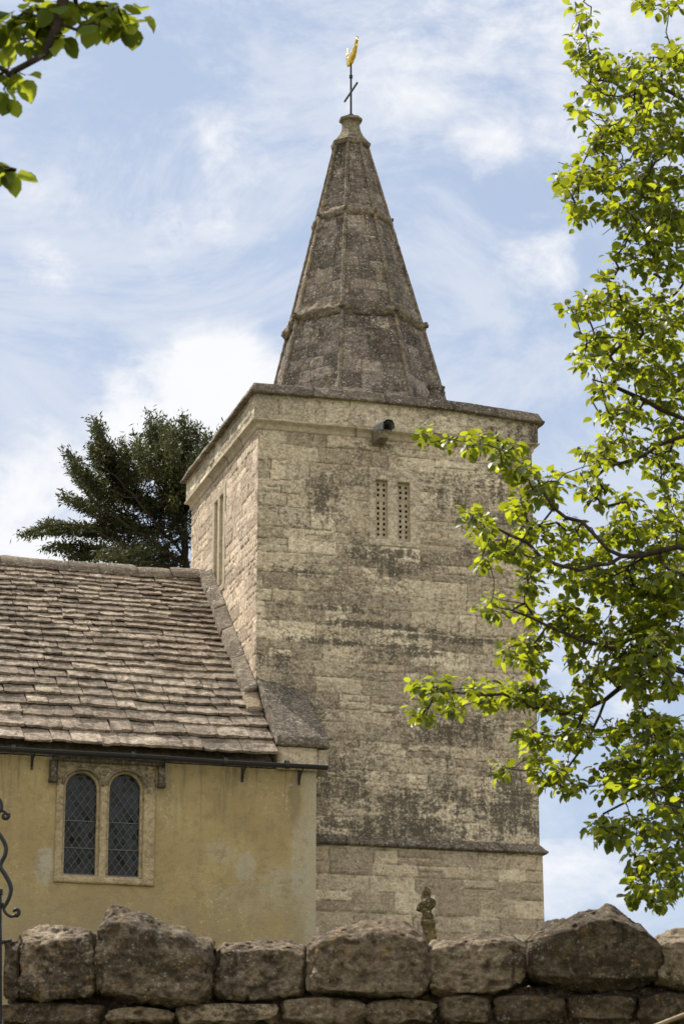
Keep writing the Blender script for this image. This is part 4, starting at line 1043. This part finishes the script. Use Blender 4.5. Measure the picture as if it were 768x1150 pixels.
EL = [(655, 8, 12, 14, 4), (740, 2, 30, 8, 8), (652, 45, 9, 14, 5), (655, 68, 13, 12, 8), (690, 72, 28, 16, 15), (735, 72, 32, 22, 24), (762, 60, 10, 16, 8), (660, 95, 12, 12, 4),
      (690, 100, 25, 12, 10), (735, 112, 35, 22, 26), (655, 130, 8, 8, 3), (690, 150, 30, 16, 20), (735, 155, 36, 22, 28), (665, 170, 14, 9, 5), (650, 200, 20, 10, 10), (640, 200, 12, 7, 5), (690, 195, 28, 16, 18), (740, 205, 32, 25, 28),
      (645, 222, 14, 9, 6), (650, 240, 10, 8, 4), (690, 235, 22, 14, 12), (745, 250, 26, 24, 24), (712, 262, 14, 14, 7), (740, 295, 30, 20, 22), (695, 292, 12, 10, 4), (690, 320, 16, 10, 5), (655, 340, 20, 11, 9), (642, 352, 8, 6, 3), (700, 350, 30, 16, 20), (748, 345, 24, 22, 20),
      (680, 385, 26, 12, 14), (730, 385, 34, 18, 24), (660, 402, 16, 8, 6), (700, 420, 30, 12, 14), (750, 430, 20, 20, 15), (672, 432, 12, 8, 4), (720, 455, 30, 14, 14), (760, 475, 14, 20, 9), (690, 470, 18, 12, 6),
      (660, 520, 12, 14, 7), (690, 505, 18, 18, 11), (730, 510, 24, 22, 16), (755, 545, 16, 24, 12), (665, 545, 14, 12, 5), (690, 560, 22, 14, 9), (620, 545, 12, 16, 9),
      (478, 488, 6, 8, 3), (510, 493, 6, 4, 2), (532, 495, 7, 8, 4), (560, 500, 12, 8, 7), (573, 512, 14, 12, 10), (585, 530, 14, 10, 7), (597, 548, 12, 14, 7), (540, 500, 5, 7, 2),
      (528, 578, 9, 8, 7), (540, 592, 10, 8, 6), (552, 608, 12, 10, 8), (575, 612, 14, 12, 10), (545, 628, 8, 7, 4), (585, 570, 12, 10, 8), (600, 600, 14, 14, 10), (610, 630, 16, 16, 12), (635, 600, 18, 20, 14), (655, 640, 24, 18, 18),
      (552, 678, 8, 9, 5), (560, 688, 6, 6, 2), (595, 655, 12, 10, 7), (590, 688, 12, 14, 8), (578, 728, 10, 10, 6), (600, 720, 14, 14, 10), (625, 690, 18, 16, 16), (650, 700, 22, 20, 20), (640, 740, 12, 12, 5), (600, 742, 10, 8, 5),
      (690, 660, 28, 24, 28), (735, 640, 30, 34, 34), (690, 715, 26, 20, 24), (735, 705, 30, 28, 32), (700, 590, 22, 16, 13), (745, 590, 22, 20, 15), (672, 610, 14, 12, 7), (735, 762, 32, 24, 26), (690, 755, 24, 14, 16), (660, 765, 16, 10, 8),
      (480, 778, 12, 12, 9), (474, 800, 8, 10, 6), (495, 770, 12, 10, 7), (510, 785, 10, 10, 6), (535, 772, 10, 10, 6), (550, 788, 16, 10, 9), (575, 780, 14, 12, 10), (600, 778, 14, 10, 9), (620, 790, 16, 12, 10), (650, 800, 16, 12, 9), (600, 825, 14, 12, 9), (630, 830, 16, 14, 10), (655, 820, 10, 8, 4),
      (605, 850, 12, 10, 6), (620, 872, 14, 12, 9), (640, 885, 10, 8, 5), (636, 862, 10, 10, 4), (563, 865, 6, 5, 3), (715, 810, 26, 20, 18), (750, 825, 22, 24, 20), (690, 860, 20, 14, 12), (735, 870, 30, 22, 26), (690, 885, 20, 8, 9), (755, 915, 18, 20, 15),
      (672, 925, 12, 9, 6), (690, 935, 16, 10, 8), (718, 925, 20, 14, 13), (745, 955, 22, 20, 17), (720, 965, 16, 12, 8), (735, 985, 24, 14, 12), (720, 1005, 12, 9, 6), (740, 1012, 10, 7, 4), (760, 990, 10, 12, 5),
      (700, 640, 26, 40, 22), (745, 680, 26, 60, 40), (715, 730, 30, 26, 22), (745, 600, 24, 26, 16), (745, 860, 26, 50, 26), (700, 830, 22, 24, 14), (745, 420, 24, 60, 24), (750, 220, 20, 80, 24),
      # beyond the frame
      (810, 100, 40, 80, 50), (820, 300, 50, 90, 55), (820, 500, 50, 90, 50), (825, 700, 55, 90, 55), (820, 880, 50, 80, 45), (920, 600, 60, 380, 90), (1050, 400, 110, 420, 110), (900, 0, 120, 90, 60), (1250, 300, 120, 380, 70), (1000, -150, 220, 120, 70)]
cl = clusters(EL, .16, lambda x, y: 9.8+.25*math.sin(x*.013+y*.008))
dist = [np.linalg.norm(c-np.array(g.p[g.nearest(c)])) for c in cl]
tips = []
for i in np.argsort(dist):
    tips.append(g.grow(cl[i], .035, .10))
# a few bare twig ends
for (x, y) in ((632, 124), (626, 182), (676, 264), (632, 190)): g.grow(atD(x, y, 10.1), .035, .05)
g.mesh(.0013, .35, .085, 'trunk', M['bark'], pear)
sun_h = np.array([-.45, .893, 0])
C0, Dv, Nv, S, B0 = [], [], [], [], []
for tp in tips:
    p = g.p[tp]; pp = g.p[g.par[tp]]; d = p-pp; d /= np.linalg.norm(d)+1e-9
    kx = int(rng.integers(6, 13)); vis = True
    base = rng.uniform(0, 6.28)
    for q in range(kx):
        a = base+q*2.4; e1 = np.array([math.cos(a), math.sin(a), 0]); dd = e1*rng.uniform(.6, 1.0)+np.array([0, 0, rng.uniform(-.75, .45)])+d*.35
        dd /= np.linalg.norm(dd); nn = np.array([0, 0, 1.])*.9+e1*rng.uniform(.0, .7)+rng.normal(0, .35, 3)
        C0.append(p+dd*rng.uniform(.008, .034)+rng.normal(0, .005, 3)); Dv.append(dd); Nv.append(nn); S.append(rng.choice((rng.uniform(.018, .03), rng.uniform(.028, .042))))
    if rng.random() < .30: B0.append((p, d))
C0, Dv, Nv, S = map(np.array, (C0, Dv, Nv, S))
P, F = leaf_batch(C0, Dv, Nv, S, .42)
n = len(C0); at = np.stack([rng.random(n), np.zeros(n), rng.random(n), rng.random(n)], 1).repeat(11, 0)
obj('crown', mesh_np('crown', P, F, True, at), M['leaf'], pear)
# blossom heads gone over: little stalked knots
t = MB()
ic = [(1, 0, 0), (-1, 0, 0), (0, 1, 0), (0, -1, 0), (0, 0, 1), (0, 0, -1)]; icf = [(0, 2, 4), (2, 1, 4), (1, 3, 4), (3, 0, 4), (2, 0, 5), (1, 2, 5), (3, 1, 5), (0, 3, 5)]
for p, d in B0:
    for q in range(9):
        c = p+np.array([0, 0, .016])+rng.normal(0, .012, 3); r = rng.uniform(.002, .0045)
        t.add([c+np.array(v)*r for v in ic], icf, (rng.random(), 0, 0, .5))
obj('blossom', mesh_np('blossom', t.V, t.F, False, np.array(t.A)), M['flower'], pear)

# ---- overhanging tree at the upper left, close to the camera
LB = atD(-900, 1150, 5.6); LB[2] = gh(LB[0], LB[1]).item()-.05
lime = tag(empty('broadleaf_tree', LB), 'dark leafy tree whose out-of-focus branch hangs into the upper left corner', 'tree')
g = Graph()
g.limb([LB, Q(-905, 1200, 5.6), Q(-880, 500, 5.6), Q(-840, -100, 5.6), Q(-800, -600, 5.6)], None, .1)
limb((-860, 200, 5.6), (-500, -120, 5.5), (-200, -200, 5.4), (-20, -90, 5.3), (90, -40, 5.3), (70, -5, 5.2), (62, 30, 5.2), (48, 60, 5.2), (22, 80, 5.2), (-5, 88, 5.2))
limb((-200, -200, 5.4), (60, -90, 5.3), (130, -50, 5.3), (165, -20, 5.3))
limb((-870, 500, 5.6), (-500, 300, 5.5), (-200, 220, 5.3), (-60, 190, 5.2), (10, 186, 5.2), (25, 196, 5.2))
EL = [(8, 25, 14, 16, 5), (35, 14, 18, 12, 5), (25, 42, 14, 10, 4), (52, 30, 8, 10, 3), (68, 38, 8, 8, 2), (88, 4, 14, 8, 5), (108, 18, 9, 9, 3), (128, 8, 14, 8, 4), (142, 20, 10, 9, 4), (154, 12, 5, 6, 1), (60, 2, 14, 6, 3),
      (2, 84, 8, 8, 3), (6, 108, 5, 8, 2), (28, 84, 4, 3, 1), (2, 192, 5, 6, 3), (12, 196, 6, 5, 2),
      (-60, 20, 50, 50, 20), (40, -60, 90, 40, 40), (-200, -50, 120, 120, 45), (-60, 180, 50, 30, 12), (-320, -180, 180, 160, 160), (-560, -160, 200, 220, 200), (-860, -250, 260, 300, 330), (-1150, -100, 200, 350, 160), (-700, 250, 180, 160, 90), (-330, 200, 120, 70, 40)]
cl = clusters(EL[:-6], .06, lambda x, y: 5.25)+clusters(EL[-6:], .45, lambda x, y: 5.45)
tips = [g.grow(c, .03, .08) for c in sorted(cl, key=lambda c: np.linalg.norm(c-np.array(g.p[g.nearest(c)])))]
g.mesh(.0013, .52, .13, 'trunk', M['bark'], lime)
C0, Dv, Nv, S = [], [], [], []
for tp in tips:
    p = g.p[tp]; base = rng.uniform(0, 6.28)
    for q in range(int(rng.integers(3, 6))):
        a = base+q*2.2; e1 = np.array([math.cos(a), math.sin(a), 0]); dd = e1*.8+np.array([0, 0, rng.uniform(-1.0, .1)]); dd /= np.linalg.norm(dd)
        C0.append(p+dd*.01); Dv.append(dd); Nv.append(np.array([0, 0, .9])+e1*.5+rng.normal(0, .3, 3)); S.append(rng.uniform(.032, .055))
C0, Dv, Nv, S = map(np.array, (C0, Dv, Nv, S)); P, F = leaf_batch(C0, Dv, Nv, S, .2)
n = len(C0); at = np.stack([rng.random(n), np.zeros(n), rng.random(n), rng.random(n)], 1).repeat(11, 0)
obj('crown', mesh_np('crown', P, F, True, at), M['leafl'], lime)

# ---- yew behind the church
YD = 66.0
YB = atD(214, 900, YD); YB[2] = gh(YB[0], YB[1]).item()-.1
yew = tag(empty('yew_tree', YB), 'dark evergreen yew with sweeping layered boughs rising behind the nave roof and tower', 'tree')
g = Graph()
g.limb([YB, Q(212, 800, YD), Q(209, 700, YD), Q(208, 620, YD), Q(207, 560, YD), Q(206, 500, YD), Q(206, 472, YD)], None, .25)
def limb2(*pts):
    P = [Q(*p) for p in pts]; i = g.nearest(P[0]); P[0] = g.p[i]; return g.limb(P, i, .2)
for L in (((208, 600, YD), (180, 550, YD), (172, 510, YD), (167, 468, YD)), ((208, 625, YD), (170, 580, YD-1), (140, 545, YD-1), (115, 520, YD-1), (107, 478, YD-1)),
          ((208, 640, YD), (160, 600, YD-1), (120, 575, YD-1), (90, 545, YD-1), (76, 512, YD-1)), ((208, 650, YD), (150, 620, YD-1), (110, 597, YD-1), (70, 588, YD-1), (30, 597, YD-1)),
          ((208, 660, YD), (150, 645, YD), (100, 622, YD), (60, 614, YD)), ((160, 600, YD-1), (120, 590, YD), (90, 570, YD), (75, 555, YD)), ((208, 560, YD), (190, 520, YD+1), (192, 480, YD+1)),
          ((208, 560, YD), (222, 520, YD), (228, 490, YD)), ((208, 640, YD), (250, 600, YD+1), (280, 580, YD+2)), ((180, 550, YD), (150, 510, YD+1), (135, 500, YD+1)), ((208, 520, YD), (150, 560, YD-2), (120, 545, YD-2))):
    limb2(*L)
BG = [((205, 560), (206, 520), (205, 464), 9), ((200, 560), (188, 520), (178, 470), 9), ((195, 555), (172, 515), (167, 466), 9), ((205, 560), (222, 520), (219, 478), 9), ((210, 560), (228, 525), (233, 488), 8),
      ((190, 550), (165, 520), (152, 490), 9), ((195, 545), (190, 510), (192, 478), 9), ((180, 570), (145, 535), (138, 500), 8), ((170, 575), (125, 535), (107, 472), 8), ((160, 570), (118, 545), (100, 490), 6), ((150, 560), (125, 530), (120, 496), 6),
      ((160, 585), (115, 555), (75, 506), 6), ((150, 585), (110, 560), (79, 524), 5), ((160, 590), (110, 575), (73, 555), 5), ((150, 600), (95, 583), (26, 598), 5), ((150, 600), (90, 594), (46, 589), 4), ((170, 610), (110, 600), (60, 585), 4),
      ((160, 622), (110, 610), (56, 613), 4), ((150, 622), (110, 620), (80, 622), 4), ((190, 600), (150, 590), (118, 582), 8), ((200, 620), (160, 612), (110, 622), 8), ((200, 580), (160, 562), (128, 552), 8), ((205, 540), (180, 528), (148, 532), 8),
      ((200, 600), (180, 572), (150, 556), 7), ((205, 640), (180, 630), (130, 636), 12), ((208, 560), (200, 530), (180, 500), 10), ((208, 560), (215, 530), (222, 505), 10), ((208, 600), (205, 570), (195, 550), 8),
      ((210, 580), (240, 560), (285, 545), 16), ((212, 600), (250, 590), (310, 600), 16), ((210, 540), (245, 510), (262, 480), 14), ((208, 680), (150, 665), (70, 660), 14), ((208, 680), (260, 660), (320, 650), 16)]
cl = []; cd_ = []
for (a_, b_, c_, w_) in BG:
    a_, b_, c_ = map(np.array, (a_, b_, c_)); L_b = np.linalg.norm(b_-a_)+np.linalg.norm(c_-b_); dz_ = rng.normal(0, 1.6)
    for _ in range(int(L_b*.36*(.6+w_/14))):
        t_ = rng.random()**.75; q_ = (1-t_)**2*a_+2*t_*(1-t_)*b_+t_**2*c_; tg = 2*(1-t_)*(b_-a_)+2*t_*(c_-b_); tg = tg/np.linalg.norm(tg); nn_ = np.array([-tg[1], tg[0]])
        o2 = q_+nn_*rng.normal(0, 1)*w_*.80*(1-t_*.9)**.6+tg*rng.normal(0, 2)
        if vn(o2[0]/11, o2[1]/8, 3.3, 5) < .31 and rng.random() < .8: continue
        cl.append(atD(o2[0], o2[1], YD+dz_*(t_)+rng.normal(0, .5))); cd_.append(RT*tg[0]-UP*tg[1]+HD*rng.normal(0, .25))
root_d = [np.linalg.norm(c-atD(207, 600, YD)) for c in cl]; tips = []
for i in np.argsort(root_d): tips.append((g.grow(cl[i], .14, .05), cd_[i]))
g.mesh(.007, .36, .20, 'trunk', M['ybark'], yew, 5)
V = []; A = []
for tp, d in tips:
    p = g.p[tp]; d = d/(np.linalg.norm(d)+1e-9); tin = rng.random()
    for q in range(60):
        o_ = rng.normal(0, 1, 3)*np.array([.075, .075, .045])+d*rng.uniform(-.32, .14)-np.array([0, 0, abs(rng.normal(0, .06))]); u = d*.45+rng.normal(0, .55, 3)+np.array([0, 0, -.2]); u /= np.linalg.norm(u)
        w = np.cross(u, rng.normal(0, .5, 3)+np.array([0, 0, 1])); w /= np.linalg.norm(w)+1e-9; L = rng.uniform(.08, .19); ww = rng.uniform(.014, .026)
        b = p+o_; V += [b-w*ww*.6, b+u*L*.5-w*ww, b+u*L, b+u*L*.5+w*ww]
        A += [(min(1, tin*.6+rng.random()*.4), 0, rng.random()*(.6+.5*tin), .5)]*4
V = np.array(V); q = np.arange(len(V)).reshape(-1, 4)
obj('crown', mesh_np('crown', V, q, False, np.array(A)), M['yew'], yew)

# ================================================================== SKY, SUN
EL_S = 50.0; SUNH = np.array([-.52, .854]); SUNH /= np.linalg.norm(SUNH)
sv = np.array([SUNH[0]*math.cos(math.radians(EL_S)), SUNH[1]*math.cos(math.radians(EL_S)), math.sin(math.radians(EL_S))])
sl_ = bpy.data.lights.new('sun', 'SUN'); sl_.energy = 5.0; sl_.angle = math.radians(.5); sl_.color = (1.0, .93, .82)
so = bpy.data.objects.new('sun', sl_); col.objects.link(so); so.rotation_euler = Vector(-sv).to_track_quat('-Z', 'Y').to_euler(); so.location = (0, 0, 40)

W = bpy.data.worlds.new('World'); scn.world = W; W.use_nodes = True; nt = W.node_tree; nt.nodes.clear()
class WN(NT):
    def __init__(s):
        s.t = nt; s.out = s.n('ShaderNodeOutputWorld'); tc = s.n('ShaderNodeTexCoord'); s.pos = tc.outputs['Generated']
w = WN()
sky = w.n('ShaderNodeTexSky', sky_type='NISHITA'); sky.sun_disc = False; sky.sun_elevation = math.radians(EL_S); sky.sun_rotation = math.atan2(SUNH[0], SUNH[1])
sky.air_density = 1.0; sky.dust_density = 1.2; sky.ozone_density = 1.5
def sdir(x, y): r = ray(x, y); return r/np.linalg.norm(r)
def blob(x, y, rad, soft, k):
    d = sdir(x, y); dn = w.n('ShaderNodeVectorMath', operation='DISTANCE'); w.l(w.pos, dn.inputs[0]); dn.inputs[1].default_value = d
    return w.ms(dn.outputs['Value'], rad/FOC*.95, (rad+soft)/FOC*.95, k, 0)
STR = .10
wisp = w.noise(8, 10, .66, .8, stretch=(1, 1, 2.0)); puff = w.noise(26, 8, .6, .35, stretch=(1, 1, 1.6)); fine = w.noise(60, 6, .65, .5, stretch=(1, 1, 1.5))
veil = w.ms(wisp, .40, .62, .10, .85)
cum = None
for b in ((235, 440, 30, 100, 1.15), (170, 480, 20, 100, .95), (290, 440, 20, 60, 1.0), (45, 300, 5, 75, .6), (60, 590, 40, 120, .85), (610, 300, 10, 100, .5), (560, 170, 5, 90, .4), (640, 980, 30, 90, .5), (650, 780, 40, 160, .35), (300, 110, 10, 160, .35), (250, 200, 30, 200, .3), (700, 60, 60, 220, .5), (470, 60, 50, 200, .45), (540, 160, 10, 90, .6), (60, 220, 10, 90, .4)):
    q = blob(*b); cum = q if cum is None else w.ma('MAXIMUM', cum, q)
cm = w.ms(w.ma('ADD', w.ma('MULTIPLY', cum, .55), w.ma('ADD', w.ma('MULTIPLY', puff, .85), w.ma('MULTIPLY', fine, .35))), .72, 1.12)
skyc = w.n('ShaderNodeVectorMath', operation='SCALE'); w.l(sky.outputs[0], skyc.inputs[0]); skyc.inputs['Scale'].default_value = 1.0
c = w.mix(.68, skyc.outputs[0], (3.7, 4.45, 5.9))
c = w.mix(veil, c, (5.35, 5.8, 6.6))
c = w.mix(w.ma('MULTIPLY', cm, .92), c, (7.5, 7.5, 7.6))
# unseen bright cloud added behind the camera to fill light onto the shaded tower front
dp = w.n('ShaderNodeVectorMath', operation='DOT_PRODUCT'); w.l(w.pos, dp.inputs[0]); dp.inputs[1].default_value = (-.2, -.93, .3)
fill_cloud = w.ma('MULTIPLY', w.ms(dp.outputs['Value'], .15, .6), w.ms(w.noise(2.6, 6, .6), .38, .52, .35, 1))
c = w.mix(fill_cloud, c, (9.8, 9.5, 9.1))
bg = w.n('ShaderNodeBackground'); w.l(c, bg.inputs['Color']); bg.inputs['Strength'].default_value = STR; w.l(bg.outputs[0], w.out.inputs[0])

scn.view_settings.view_transform = 'Standard'; scn.view_settings.look = 'None'; scn.view_settings.exposure = 0.42; scn.view_settings.gamma = 1.0
scn.view_settings.use_curve_mapping = False
scn.render.engine = 'CYCLES'; scn.render.film_transparent = False
